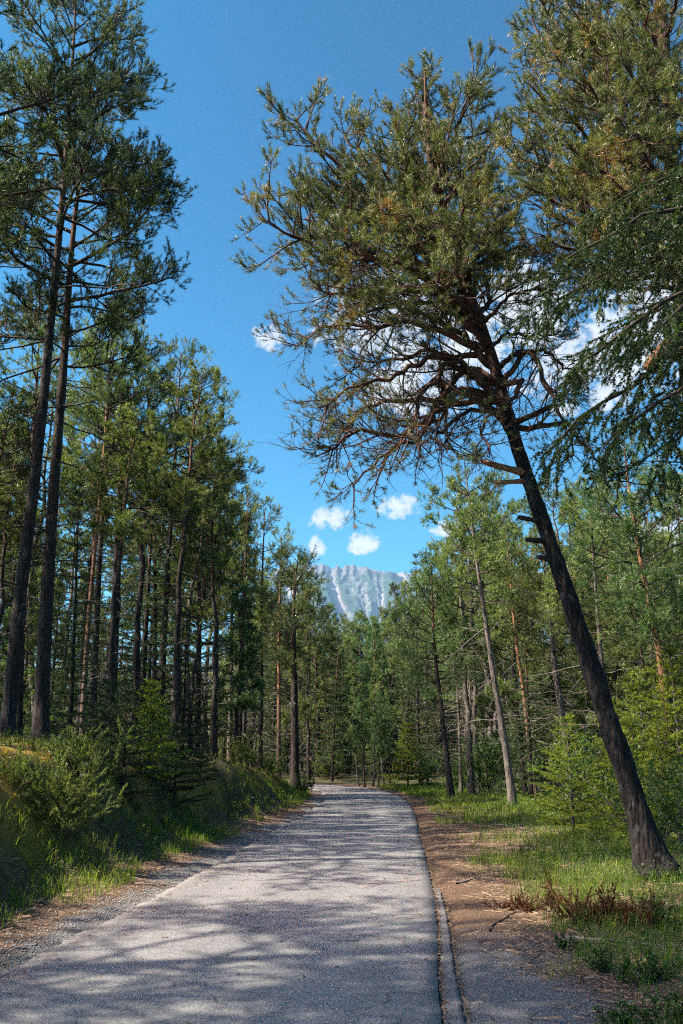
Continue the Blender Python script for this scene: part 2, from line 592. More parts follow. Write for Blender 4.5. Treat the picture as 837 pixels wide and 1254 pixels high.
def ground_mat():
    m, t, out = new_mat('forest_ground')
    tc_ = t.n('ShaderNodeTexCoord')
    P = tc_.outputs['Object']
    s = t.n('ShaderNodeAttribute', attribute_name='var').outputs['Fac']
    big = t.n('ShaderNodeTexNoise', {'Vector': P, 'Scale': .55, 'Detail': 4.0}).outputs[0]
    mid = t.n('ShaderNodeTexNoise', {'Vector': P, 'Scale': 4.0, 'Detail': 6.0, 'Roughness': .65}).outputs[0]
    fin = t.n('ShaderNodeTexNoise', {'Vector': P, 'Scale': 38.0, 'Detail': 6.0, 'Roughness': .75}).outputs[0]
    peb = t.n('ShaderNodeTexVoronoi', {'Vector': P, 'Scale': 55.0, 'Randomness': 1.0})
    litter = t.ramp(fin, [(.30, (.022, .014, .010)), (.45, (.06, .036, .022)), (.56, (.135, .085, .052)), (.70, (.26, .18, .12))])
    fin2 = t.n('ShaderNodeTexNoise', {'Vector': P, 'Scale': 14.0, 'Detail': 5.0, 'Roughness': .7}).outputs[0]
    litter = t.mix(t.smooth(fin2, .50, .66), litter, (.05, .028, .018))
    litter = t.mix(t.smooth(mid, .56, .74), litter, (.09, .042, .022))
    gravel = t.mix(peb.outputs['Color'], (.07, .07, .072), (.23, .22, .21))
    gravel = t.mix(t.smooth(fin, .3, .75), (.085, .083, .085), gravel)
    floor = t.ramp(mid, [(.3, (.016, .018, .008)), (.48, (.035, .036, .014)), (.62, (.065, .055, .02)), (.8, (.12, .075, .028))])
    moss = t.ramp(fin, [(.3, (.06, .045, .010)), (.5, (.16, .115, .018)), (.7, (.28, .165, .028))])
    floor = t.mix(t.math('MULTIPLY', t.smooth(big, .40, .54), t.math('MULTIPLY', t.smooth(s, -10.0, -6.5), t.smooth(s, -3.0, -3.6))), floor, moss)
    floor = t.mix(t.math('MULTIPLY', t.smooth(s, -3.0, -2.2), .0), floor, moss)
    # right: grey gravel next to the road, brown litter farther out; left the same in a narrower band
    wob = t.math('ADD', s, t.math('MULTIPLY', t.math('SUBTRACT', big, .5), 1.6))
    wob2 = t.math('ADD', wob, t.math('MULTIPLY', t.math('SUBTRACT', mid, .5), 1.3))
    yv = t.n('ShaderNodeSeparateXYZ', {0: P}).outputs[1]
    near_grey = t.smooth(t.math('SUBTRACT', yv, t.math('MULTIPLY', t.math('SUBTRACT', mid, .5), 5.0)), 10.6, 7.8)
    c = t.mix(t.smooth(wob2, 2.9, 4.0), t.mix(t.math('MULTIPLY', near_grey, t.smooth(wob2, 3.0, 2.3)), litter, gravel), floor)
    left = t.mix(t.smooth(wob2, -2.25, -1.95), t.mix(t.smooth(wob2, -3.1, -2.7), floor, litter), gravel)
    c = t.mix(t.smooth(s, -.5, .5), left, c)
    hgt = t.math('ADD', t.math('MULTIPLY', fin, .6), t.math('MULTIPLY', peb.outputs['Distance'], .5))
    bp = t.n('ShaderNodeBump', {'Strength': .8, 'Distance': .03, 'Height': hgt})
    p = t.n('ShaderNodeBsdfPrincipled', {'Base Color': c, 'Roughness': .92, 'Specular IOR Level': .2, 'Normal': bp.outputs[0]})
    t.link(p.outputs[0], out.inputs[0])
    return m


structure('ground', g.mesh('ground', ground_mat(), True))


def asphalt_mat(name, lo, hi, patch=.5, edge=True):
    m, t, out = new_mat(name)
    tc_ = t.n('ShaderNodeTexCoord')
    P = tc_.outputs['Object']
    s = t.n('ShaderNodeAttribute', attribute_name='var').outputs['Fac']
    grit = t.n('ShaderNodeTexVoronoi', {'Vector': P, 'Scale': 70.0})
    fin = t.n('ShaderNodeTexNoise', {'Vector': P, 'Scale': 90.0, 'Detail': 4.0, 'Roughness': .8}).outputs[0]
    mid = t.n('ShaderNodeTexNoise', {'Vector': P, 'Scale': 2.2, 'Detail': 5.0, 'Roughness': .6}).outputs[0]
    mp = t.n('ShaderNodeMapping', {'Vector': P, 'Scale': (1.4, .16, 1)})
    lane = t.n('ShaderNodeTexNoise', {'Vector': mp.outputs[0], 'Scale': 1.6, 'Detail': 3.0}).outputs[0]
    base = t.mix(t.math('ADD', t.math('MULTIPLY', mid, .5), t.math('MULTIPLY', lane, .5)), lo, hi)
    gr = t.mix(t.smooth(grit.outputs['Color'], .1, .9), (.72, .72, .735), (1.28, 1.27, 1.25))
    c = t.mix(1.0, base, gr, 'MULTIPLY')
    c = t.mix(t.smooth(fin, .35, .7), t.mix(1.0, c, (.72, .72, .74), 'MULTIPLY'), c)
    if edge:
        e = t.math('MULTIPLY', t.smooth(s, -1.58, -1.67), .10)
        c = t.mix(e, c, (.30, .29, .275))
        red = t.math('MULTIPLY', t.smooth(fin, .45, .6), 0.0)
    tr = t.math('ABSOLUTE', t.math('SUBTRACT', t.math('ABSOLUTE', t.math('ADD', s, t.math('MULTIPLY', t.math('SUBTRACT', mid, .5), .35))), .78))
    c = t.mix(t.math('MULTIPLY', t.smooth(tr, .40, .05), .45), c, t.mix(1.0, c, (1.35, 1.34, 1.32), 'MULTIPLY'))
    st = t.n('ShaderNodeTexNoise', {'Vector': P, 'Scale': .9, 'Detail': 6.0, 'Roughness': .7, 'Distortion': .8}).outputs[0]
    c = t.mix(t.math('MULTIPLY', t.smooth(st, .56, .68), .45), c, t.mix(1.0, c, (.62, .60, .58), 'MULTIPLY'))
    wv_ = t.n('ShaderNodeTexNoise', {'Vector': P, 'Scale': 1.3, 'Detail': 4.0}).outputs['Color']
    pw_ = t.n('ShaderNodeVectorMath', {0: P, 1: wv_}, operation='ADD').outputs[0]
    ck = t.n('ShaderNodeTexVoronoi', {'Vector': pw_, 'Scale': .42}, feature='DISTANCE_TO_EDGE').outputs['Distance']
    c = t.mix(t.math('MULTIPLY', t.math('MULTIPLY', t.smooth(ck, .007, .002), t.smooth(mid, .42, .56)), .75), c, (.03, .028, .027))
    edge_d = t.smooth(t.math('ADD', t.math('ABSOLUTE', s), t.math('MULTIPLY', t.math('SUBTRACT', mid, .5), .5)), 1.35, 1.70)
    c = t.mix(t.math('MULTIPLY', t.math('MULTIPLY', edge_d, t.smooth(fin, .48, .62)), .6), c, (.12, .085, .06))
    hgt = t.math('ADD', t.math('MULTIPLY', grit.outputs['Distance'], .7), t.math('MULTIPLY', fin, .5))
    bp = t.n('ShaderNodeBump', {'Strength': .55, 'Distance': .012, 'Height': hgt})
    p = t.n('ShaderNodeBsdfPrincipled', {'Base Color': c, 'Roughness': .8, 'Specular IOR Level': .35, 'Normal': bp.outputs[0]})
    t.link(p.outputs[0], out.inputs[0])
    return m


def ribbon(name, s0f, s1f, top, mat, n_across, ymax, ymin=-16, step=.05, kind=True, jag0=0, jag1=0, seed=0, fade_step=True):
    """A sheet that follows the road between two lateral offsets given as functions of y, with skirts."""
    L = RLEN
    keep = (ROAD[:, 1] > ymin) & (ROAD[:, 1] < ymax)
    l0, l1 = L[keep][0], L[keep][-1]
    ls = [l0]
    while ls[-1] < l1:
        yy = np.interp(ls[-1], L, ROAD[:, 1])
        ls.append(ls[-1] + (step if 3 < yy < 16 else step * 3 if yy < 32 else step * 8))
    ls = np.array(ls)
    c = np.stack([np.interp(ls, L, ROAD[:, k]) for k in (0, 1)], -1)
    nn = np.stack([np.interp(ls, L, RN[:, k]) for k in (0, 1)], -1)
    y = c[:, 1]
    s0, s1 = s0f(y), s1f(y)
    if jag0:
        s0 = s0 + jag0 * noise2(ls, ls * 0, .16, 3, seed) + jag0 * 1.2 * noise2(ls, ls * 0, 1.1, 2, seed + 1)
    if jag1:
        s1 = s1 + jag1 * noise2(ls, ls * 0, .16, 3, seed + 2) + jag1 * 1.2 * noise2(ls, ls * 0, 1.1, 2, seed + 3)
    f = np.linspace(0, 1, n_across)
    S = s0[:, None] * (1 - f) + s1[:, None] * f
    px = c[:, 0:1] + nn[:, 0:1] * S
    py = c[:, 1:2] + nn[:, 1:2] * S
    pz = np.full_like(px, top) - .012 * (np.abs(S) / HALF) ** 2 + .004 * noise2(px.ravel(), py.ravel(), 1.5, 2, 5).reshape(px.shape)
    # skirts down into the ground
    px = np.concatenate([px[:, :1], px, px[:, -1:]], 1)
    py = np.concatenate([py[:, :1], py, py[:, -1:]], 1)
    S = np.concatenate([S[:, :1], S, S[:, -1:]], 1)
    pz = np.concatenate([pz[:, :1] - .08, pz, pz[:, -1:] - .08], 1)
    g_ = Geo()
    r, q = px.shape
    idx = np.arange(r * q).reshape(r, q)
    g_.add(np.stack([px, py, pz], -1).reshape(-1, 3), np.stack([idx[:-1, :-1], idx[:-1, 1:], idx[1:, 1:], idx[1:, :-1]], -1).reshape(-1, 4), S.ravel())
    me = g_.mesh(name, mat, False)
    return me


one = lambda v: (lambda y: np.full_like(y, v))
road_asphalt = asphalt_mat('worn_asphalt', (.120, .118, .118), (.188, .184, .180))
structure('road', ribbon('road', one(-HALF), one(HALF), .022, road_asphalt, 25, 88, jag0=.06, jag1=.014, seed=31))
side_asphalt = asphalt_mat('edge_strip_asphalt', (.10, .098, .098), (.155, .152, .148), edge=False)
strip_out = lambda y: np.interp(y, [0, 6, 8.5, 11, 14.5, 20], [1.835, 1.825, 1.805, 1.775, 1.735, 1.71])
structure('road_edge_strip', ribbon('road_edge_strip', one(HALF + .022), strip_out, .018, side_asphalt, 5, 13, jag0=.012, jag1=.016, seed=41))
# faint red chalk line across the road
gm = Geo()
for (ua, va, ub, vb, wd) in [(432, 1086, 515, 1079, .035), (443, 1090, 470, 1084, .02)]:
    a, b = on_ground(ua, va), on_ground(ub, vb)
    n_ = 40
    t_ = np.linspace(0, 1, n_)
    mid_ = a + (b - a) * t_[:, None]
    wv = wd * (.25 + .75 * np.abs(noise2(t_ * 8, t_ * 0, 1, 3, 61)))
    dv = np.array([-(b - a)[1], (b - a)[0], 0]) / np.linalg.norm(b - a)
    V = np.stack([mid_ - dv * wv[:, None], mid_ + dv * wv[:, None]], 1)
    V[:, :, 2] = .027
    i_ = np.arange(n_ * 2).reshape(n_, 2)
    gm.add(V.reshape(-1, 3), np.stack([i_[:-1, 0], i_[1:, 0], i_[1:, 1], i_[:-1, 1]], -1))
structure('road_marking', gm.mesh('road_marking', plain_mat('faded_red_paint', (.17, .13, .13), (.30, .13, .13), 60.0)))
print('ground', time.time() - T0)
# ------------------------------------------------------------------ trees
def curve_from(start, dirs, length, n, rng, wig=.08, up=.0, upend=0.0, sag=0.0):
    """Curves (M, n, 3) that leave start along dirs; up / upend bend them upward."""
    Mn = len(start)
    step = length[:, None] / (n - 1)
    P = np.empty((Mn, n, 3))
    P[:, 0] = start
    d = dirs.copy()
    for i in range(1, n):
        f = i / (n - 1)
        d = norm(d + rng.normal(0, wig, (Mn, 3)) + np.array([0, 0, 1.0]) * (up + upend * f * f - sag * (1 - f)) / n * 2)
        P[:, i] = P[:, i - 1] + d * step
    return P


def children(P, par, f, ang, length, n, rng, flat=.6, up=.05, wig=.1, side=None, sag=0.0, upend=0.0):
    """Side shoots on curves P."""
    p, T = sample(P, par, f)
    h = norm(np.cross(T, np.array([0, 0, 1.0])) + 1e-6)
    if side is None:
        side = np.where(rng.random(len(par)) < .5, -1.0, 1.0)
    q = norm(h * side[:, None] * flat + perp(T, rng) * (1 - flat))
    d = norm(T * np.cos(ang)[:, None] + q * np.sin(ang)[:, None] + np.array([0, 0, up]))
    return curve_from(p, d, length, n, rng, wig, up * .6, upend, sag)


def clothe(rng, prim, Lp, bare, crown, twigs, dens=1.0, sec_n=9, sec_len=.42, twig_n=6, twig_len=.30, tuft_n=3, n_needles=8,
           nl=.10, nw=.018, flat=.5, up=.12, start=.3, r0=None, twig_r=.006, tuft_tone=None, twig_tubes=True, sec_ang=(.6, 1.1), spread=(.5, 1.0)):
    """Secondary branches, twigs and needle bunches on primary limbs prim (M, N, 3)."""
    Mn = len(prim)
    cnt = np.maximum(2, (sec_n * dens * np.clip(Lp / np.median(Lp), .5, 1.8)).astype(int))
    par = np.repeat(np.arange(Mn), cnt)
    st = np.broadcast_to(np.asarray(start, float), (Mn,))
    f = st[par] + (1 - st[par]) * rng.random(len(par)) ** .8
    sl = Lp[par] * sec_len * (1.15 - .75 * f) * rng.uniform(.6, 1.25, len(par)) + .12
    sec = children(prim, par, f, rng.uniform(sec_ang[0], sec_ang[1], len(par)), sl, 5, rng, flat, up * .5, .14, upend=.35)
    rs = np.interp(np.linspace(0, 1, 5), [0, 1], [1, .35])[None, :] * (twig_r * 1.1 + sl * .011)[:, None]
    tubes(twigs, sec, rs, 4, rng.uniform(0, 1, (len(sec), 1)))
    # twigs on secondaries and on the ends of the primaries
    cnt2 = np.maximum(2, (twig_n * np.clip(sl / np.median(sl), .5, 2.0)).astype(int))
    par2 = np.repeat(np.arange(len(sec)), cnt2)
    f2 = .25 + .75 * rng.random(len(par2)) ** .75
    tl = twig_len * rng.uniform(.6, 1.3, len(par2))
    tw = children(sec, par2, f2, rng.uniform(.4, 1.05, len(par2)), tl, 3, rng, .35, up, .12, upend=.5)
    tone2 = None
    par3 = np.repeat(np.arange(Mn), 5)
    f3 = .75 + .25 * rng.random(len(par3))
    tw3 = children(prim, par3, f3, rng.uniform(.3, .9, len(par3)), twig_len * rng.uniform(.8, 1.3, len(par3)), 3, rng, .35, up, .12, upend=.5)
    root = np.concatenate([par[par2], par3])
    sroot = np.concatenate([par2, np.arange(len(par3)) % max(1, len(sec))])
    tw = np.concatenate([tw, tw3])
    if twig_tubes:
        tubes(twigs, tw, np.array([1, .8, .5])[None, :] * np.full((len(tw), 1), twig_r), 3, rng.uniform(0, 1, (len(tw), 1)), cap=False)
    K = len(tw)
    rep = np.repeat(np.arange(K), tuft_n)
    ft = np.tile(np.linspace(.55, 1.0, tuft_n), K) + rng.normal(0, .05, K * tuft_n)
    p, T = sample(tw, rep, np.clip(ft, .05, 1))
    if bare is not None:                                   # limbs that carry few needles
        keepp = rng.random(len(p)) < bare[root[rep]]
        p, T, rep = p[keepp], T[keepp], rep[keepp]
    sec_tone = rng.normal(.45, .17, len(sec))
    tone = sec_tone[sroot[rep]] + rng.normal(0, .12, len(rep))
    if tuft_tone is not None:
        tone = tone + tuft_tone(p, rng)
    needles(crown, p, T, rng, n_needles, nl, nw, spread, .6, .12, tone)


def pine(rng, height, crown_base, r_base, trunk_pts=None, n_prim=36, reach=2.6, dead=14, lod=1.0, sides=10, rings=26, lean=(0, 0), wobble=.10,
         nl=.11, nw=.022, n_needles=8, shape='scots', rough=.10, tuft_n=3, sec_n=9, twig_n=6, twig_len=.32, roughseed=0, az0=None, dens=1.0, dead_len=1.0, flare=.45, fine=True):
    """Local geometry of a pine: trunk, dead and live branches, needles."""
    trunk, dead_g, branch, crown = Geo(), Geo(), Geo(), Geo()
    h = np.linspace(0, 1, rings)
    if trunk_pts is None:
        wx = np.cumsum(rng.normal(0, 1, rings)); wy = np.cumsum(rng.normal(0, 1, rings))
        wx = (wx - wx[0]); wy = (wy - wy[0])
        P = np.stack([lean[0] * height * h + wobble * wx / sqrt(rings), lean[1] * height * h + wobble * wy / sqrt(rings), height * h], -1)
    else:
        tp = np.asarray(trunk_pts, float)
        seg = np.concatenate([[0], np.cumsum(np.linalg.norm(np.diff(tp, axis=0), axis=1))])
        seg /= seg[-1]
        cc = catmull(tp, 16)
        sg = np.concatenate([[0], np.cumsum(np.linalg.norm(np.diff(cc, axis=0), axis=1))])
        sg /= sg[-1]
        P = np.stack([np.interp(h, sg, cc[:, k]) for k in range(3)], -1)
    P[0, 2] -= .25
    R = r_base * (1 - h) ** .8 * .93 + .012 + r_base * flare * np.exp(-np.maximum(h * height - .15, 0) / .32)
    tubes(trunk, P[None], R[None], sides, h[None, :], rough, roughseed)
    Pt = P[None]
    # living limbs
    if n_prim:
        k = np.arange(n_prim)
        f = crown_base + (1 - crown_base) * ((k + rng.random(n_prim)) / n_prim) * .985
        rel = (f - crown_base) / (1 - crown_base)
        az = (k * 2.39996 + rng.normal(0, .5, n_prim)) if az0 is None else az0(k, rng)
        if shape == 'scots':
            prof = np.interp(rel, [0, .12, .35, .7, .9, 1], [.55, .9, 1.0, .72, .42, .2])
            el = np.interp(rel, [0, .3, .7, 1], [-.05, .18, .55, 1.0]) + rng.normal(0, .15, n_prim)
        else:
            prof = np.interp(rel, [0, .15, 1], [.85, 1.0, .12])
            el = np.interp(rel, [0, .5, 1], [.05, .25, .9]) + rng.normal(0, .1, n_prim)
        L = reach * prof * rng.uniform(.55, 1.2, n_prim)
        p, T = sample(Pt, np.zeros(n_prim, int), f)
        d = np.stack([np.cos(az) * np.cos(el), np.sin(az) * np.cos(el), np.sin(el)], -1)
        prim = curve_from(p, d, L, 9, rng, .11, .05, .30)
        rb = (.011 + .0135 * L)[:, None] * np.interp(np.linspace(0, 1, 9), [0, 1], [1, .3])[None, :]
        tubes(branch, prim, rb, 5, rng.uniform(0, 1, (n_prim, 1)))
        clothe(rng, prim, L, None, crown, branch, dens, sec_n, .42, twig_n, twig_len, tuft_n, n_needles, nl, nw, twig_tubes=fine)
        # leader
        tip = curve_from(P[-2:-1], np.array([[0, 0, 1.]]), np.array([.5]), 4, rng)
    # dead grey twigs below the crown
    if dead:
        f = rng.uniform(crown_base * .25, crown_base * 1.05, dead)
        p, T = sample(Pt, np.zeros(dead, int), np.clip(f, 0, .95))
        az = rng.uniform(0, 2 * pi, dead)
        el = rng.normal(-.05, .25, dead)
        d = np.stack([np.cos(az) * np.cos(el), np.sin(az) * np.cos(el), np.sin(el)], -1)
        L = rng.uniform(.3, 1.7, dead) * (.6 + f / max(crown_base, .1) * .6) * np.where(rng.random(dead) < .5, dead_len, 1.0)
        dp = curve_from(p, d, L, 7, rng, .17, -.08, .05)
        tubes(dead_g, dp, (.007 + .006 * L)[:, None] * np.linspace(1, .3, 7)[None, :], 4, rng.uniform(0, 1, (dead, 1)))
        par = np.repeat(np.arange(dead), 4)
        s2 = children(dp, par, rng.uniform(.25, .95, len(par)), rng.uniform(.4, 1.2, len(par)), L[par] * rng.uniform(.15, .45, len(par)), 4, rng, .4, -.05, .2)
        tubes(dead_g, s2, np.linspace(1, .4, 4)[None, :] * np.full((len(s2), 1), .0055), 3, rng.uniform(0, 1, (len(s2), 1)), cap=False)
    return trunk, dead_g, branch, crown, P


def pine_thing(name, loc, label, cat, group, parts, mats, rz=0.0):
    trunk, dead_g, branch, crown = parts[:4]
    root = thing(name, loc, label, cat, group, rz)
    obj('trunk', trunk.mesh('trunk', mats[0], True), root)
    if branch.n:
        obj('branches', branch.mesh('branches', mats[1], True), root, kind='stuff')
    if dead_g.n:
        obj('dead_twigs', dead_g.mesh('dead_twigs', mats[3], True), root, kind='stuff')
    if crown.n:
        obj('crown', crown.mesh('crown', mats[2]), root)
    return root


def spruce(rng, height, reach, r_base, n_whorl=16, per=6, nl=.045, nw=.010, droop=.25, base=.06, n_needles=7, sec_n=9, rise=.2, twig=True):
    """Local geometry of a spruce: whorls of flat sprays."""
    trunk, branch, crown = Geo(), Geo(), Geo()
    h = np.linspace(0, 1, 12)
    P = np.stack([.04 * np.sin(h * 5) * height * .1, .03 * np.cos(h * 4) * height * .1 - .03 * height * .1, height * h], -1)
    P[0, 2] -= .2
    tubes(trunk, P[None], (r_base * (1 - h) ** .9 + .006)[None], 8, h[None, :], .06, 3)
    nb = n_whorl * per
    wl = np.repeat(np.arange(n_whorl), per)
    f = base + (1 - base) * (wl + rng.normal(0, .12, nb)) / n_whorl
    f = np.clip(f, .02, .985)
    az = np.tile(np.arange(per) * 2 * pi / per, n_whorl) + wl * .7 + rng.normal(0, .2, nb)
    L = reach * (1 - f) ** .85 * rng.uniform(.7, 1.12, nb) + .08
    el = rise + .6 * f ** 2 + rng.normal(0, .08, nb)
    p, T = sample(P[None], np.zeros(nb, int), f)
    d = np.stack([np.cos(az) * np.cos(el), np.sin(az) * np.cos(el), np.sin(el)], -1)
    prim = curve_from(p, d, L, 7, rng, .04, -droop * .6, droop * 1.1)
    tubes(branch, prim, (.004 + .009 * L)[:, None] * np.linspace(1, .3, 7)[None, :], 4, rng.uniform(0, 1, (nb, 1)))
    cnt = np.maximum(4, (sec_n * 2 * np.clip(L / reach, .3, 1)).astype(int))
    par = np.repeat(np.arange(nb), cnt)
    side = np.concatenate([np.tile([-1., 1.], (c + 1) // 2)[:c] for c in cnt])
    ff = np.concatenate([np.linspace(.12, .97, c) for c in cnt]) + rng.normal(0, .02, len(par))
    sl = L[par] * .5 * (1.08 - ff) * rng.uniform(.7, 1.2, len(par)) + .05
    sec = children(prim, par, ff, rng.uniform(.75, 1.0, len(par)), sl, 4, rng, .93, -.04, .06, side=side)
    tubes(branch, sec, np.linspace(1, .4, 4)[None, :] * (.002 + .004 * sl)[:, None], 3, rng.uniform(0, 1, (len(sec), 1)), cap=False)
    # needle-clad shoots along primaries and secondaries
    allc = [(prim, L, 1.0), (sec, sl, 1.0)]
    for C, ln, dn in allc:
        k = np.maximum(2, (ln / (nl * .75) * dn).astype(int))
        pr = np.repeat(np.arange(len(C)), k)
        fr = rng.random(len(pr)) * .93 + .07
        q, T = sample(C, pr, fr)
        tone = rng.normal(.38, .12, len(C))[pr] + .30 * (fr > .75) + rng.normal(0, .08, len(pr))
        needles(crown, q, T, rng, n_needles, nl, nw, (.55, 1.0), .6, .05, tone)
    return trunk, branch, crown


def spruce_thing(name, loc, label, cat, group, parts, mats, rz=0.0):
    trunk, branch, crown = parts
    root = thing(name, loc, label, cat, group, rz)
    obj('trunk', trunk.mesh('trunk', mats[0], True), root)
    obj('branches', branch.mesh('branches', mats[1], True), root, kind='stuff')
    obj('crown', crown.mesh('crown', mats[2]), root)
    return root


def local_pts(pix, y, base):
    """Trunk course given as seen from the road: photo pixels with distance ahead, relative to the foot."""
    out = []
    for i, (u, v) in enumerate(pix):
        yy = y[i] if hasattr(y, '__len__') else y
        out.append(at(u, v, yy) - base)
    return np.array(out)


# ---- the leaning pine at the roadside -------------------------------------------------
rng = np.random.default_rng(101)
HY = 13.8
foot = at(806, 1078, HY); foot[2] = gz(foot[0], HY) - .02
hero_px = [(806, 1078), (772, 965), (738, 860), (704, 755), (668, 648), (634, 548), (612, 470), (590, 400), (566, 335), (548, 285), (534, 230), (524, 160), (520, 85)]
hero_y = [HY, HY, HY, HY, HY, HY - .05, HY - .1, HY - .15, HY - .25, HY - .3, HY - .3, HY - .3, HY - .3]
hp = local_pts(hero_px, hero_y, foot)
trunk, _d, _b, _c, HP = pine(rng, 14.0, .5, .16, trunk_pts=hp, n_prim=0, dead=0, sides=60, rings=300, rough=.17, roughseed=12, flare=.9)
hero = thing('leaning_pine', foot, 'tall dark pine leaning over the road beside the gravel shoulder, reddish crooked limbs', 'tree')
obj('trunk', trunk.mesh('trunk', M['bark_hero'], True), hero)


def hero_at(v):
    """Point on the hero trunk (local) that is seen at photo row v, and its fraction."""
    rows = np.array([to_px(q + foot)[1] for q in HP])
    k = int(np.abs(rows - v).argmin())
    return HP[k], k / (len(HP) - 1)


# (row on the trunk where the limb leaves, tip pixel, depth offset of the tip, way points, needle share)
limbs = [
    (430, (293, 252), -.6, [(500, 330), (400, 312), (340, 285)], 1.0),
    (360, (346, 128), .3, [(500, 290), (430, 230), (380, 175)], 1.0),
    (330, (408, 150), 1.0, [(500, 262), (450, 200)], 1.0),
    (300, (470, 130), -1.0, [(510, 220)], 1.0),
    (200, (520, 66), .1, [(520, 130)], 1.0),
    (240, (588, 78), .5, [(556, 160)], 1.0),
    (270, (615, 150), -.9, [(570, 210)], 1.0),
    (300, (650, 215), .5, [(600, 250)], 1.0),
    (380, (352, 345), -1.3, [(480, 345), (410, 350)], 0.61),
    (450, (362, 425), .5, [(520, 400), (440, 405)], 0.45),
    (470, (388, 500), -1.0, [(540, 450), (470, 470), (425, 480)], 0.43),
    (480, (385, 560), .3, [(560, 462), (500, 512), (440, 520)], 0.45),
    (500, (432, 596), -.6, [(560, 470), (510, 540), (470, 560)], 0.40),
    (520, (470, 520), 1.3, [(548, 470), (545, 520)], .32),
    (400, (410, 290), -2.2, [(500, 320)], 1.0),
    (380, (480, 245), -2.4, [(540, 300)], 1.0),
    (360, (566, 205), -2.1, [(570, 280)], 1.0),
    (350, (618, 285), -1.9, [(590, 305)], 1.0),
    (340, (440, 225), 2.0, [(510, 275)], 1.0),
    (320, (500, 180), 2.1, [(530, 240)], 1.0),
    (310, (585, 165), 2.2, [(560, 230)], 1.0),
    (370, (655, 300), 1.6, [(600, 320)], .9),
    (430, (690, 405), .8, [(630, 395)], .65),
    (400, (695, 340), -1.0, [(640, 350)], .8),
    (410, (520, 330), -2.6, [(560, 360)], .9),
    (420, (400, 385), 1.9, [(520, 370)], .8),
    (270, (545, 130), -1.3, [(540, 200)], 1.0),
    (330, (636, 255), -1.7, [(590, 280)], 1.0),
    (350, (560, 265), 2.6, [(566, 300)], 1.0),
    (440, (470, 380), 2.4, [(540, 390)], .7),
    (300, (440, 180), -.8, [(490, 240)], 1.0),
    (320, (385, 215), .9, [(460, 270)], 1.0),
    (345, (360, 262), 1.4, [(450, 300)], 1.0),
    (250, (495, 105), .8, [(510, 170)], 1.0),
    (250, (560, 100), -.6, [(545, 170)], 1.0),
    (390, (450, 330), -1.6, [(520, 350)], .9),
    (320, (470, 270), -.9, [(505, 285)], 1.0),
    (300, (600, 205), .2, [(570, 250)], 1.0),
    (350, (345, 305), .6, [(460, 320)], .9),
    (395, (600, 335), 2.4, [(600, 365)], .8),
    (460, (430, 450), 2.0, [(530, 430)], .5),
    (490, (410, 540), 1.4, [(520, 480), (460, 500)], .5),
    (515, (560, 560), -.8, [(585, 500), (545, 520), (542, 545)], .06),
    (505, (515, 560), -1.4, [(570, 440), (520, 500), (508, 530)], .10),
    (470, (600, 560), -1.3, [(640, 470), (600, 520)], .10),
    (520, (770, 590), .6, [(680, 510), (720, 545)], .28),
    (470, (700, 560), -.4, [(650, 440), (672, 500)], .2),
    (455, (712, 470), .9, [(650, 430)], .45),
]
prim, Lp, share, startf = [], [], [], []
for row, tip, dy, way, sh in limbs:
    a, fr = hero_at(row)
    ya = (a + foot)[1]
    pts = [a]
    n_ = len(way) + 1
    for i, wpx in enumerate(way):
        pts.append(at(wpx[0], wpx[1], ya + dy * (i + 1) / n_) - foot)
    pts.append(at(tip[0], tip[1], ya + dy) - foot)
    cc = catmull(np.array(pts), 12)
    sg = np.concatenate([[0], np.cumsum(np.linalg.norm(np.diff(cc, axis=0), axis=1))])
    x = np.linspace(0, sg[-1], 22)
    cv = np.stack([np.interp(x, sg, cc[:, k]) for k in range(3)], -1)
    wob = np.cumsum(rng.normal(0, .035 + .012 * sg[-1], (22, 3)), 0)
    wob -= np.linspace(0, 1, 22)[:, None] * wob[-1]
    cv = cv + wob * .55
    if sh > .5:                                        # leafy twigs reach past the limb's end
        cv = a + (cv - a) * max(.78, 1 - .40 / sg[-1])
    prim.append(cv); Lp.append(sg[-1]); share.append(sh)
    startf.append(.22 if sg[-1] > 2.5 else .1)
prim = np.array(prim); Lp = np.array(Lp); share = np.array(share)
for i in range(len(prim)):
    gl = Geo()
    tubes(gl, prim[i:i + 1], (np.linspace(1, .16, 22) ** .9 * (.020 + .0125 * Lp[i]))[None], 7, np.full((1, 22), .4), .07, i)
    obj('limb', gl.mesh('limb', M['twig_red'], True), hero)
tw, cr = Geo(), Geo()
brown2 = lambda p, r: np.where(fbm(p * 1.1, 2, 78) > .20, .40, 0.0) + np.where(r.random(len(p)) < .04, .4, 0)
brown = lambda p, r: np.where(fbm(p * 1.4, 2, 77) > .42, .38, 0.0) + np.where(r.random(len(p)) < .03, .4, 0)
clothe(rng, prim, Lp, share, cr, tw, 1.0, 17, .34, 9, .25, 3, 22, .084, .0070, .35, .10, np.array(startf), twig_r=.0055, tuft_tone=brown)
obj('twigs', tw.mesh('twigs', M['twig_red'], True), hero, kind='stuff')
obj('crown', cr.mesh('crown', M['pine_hero']), hero)
print('hero tris', trunk.tris(), tw.tris(), cr.tris())
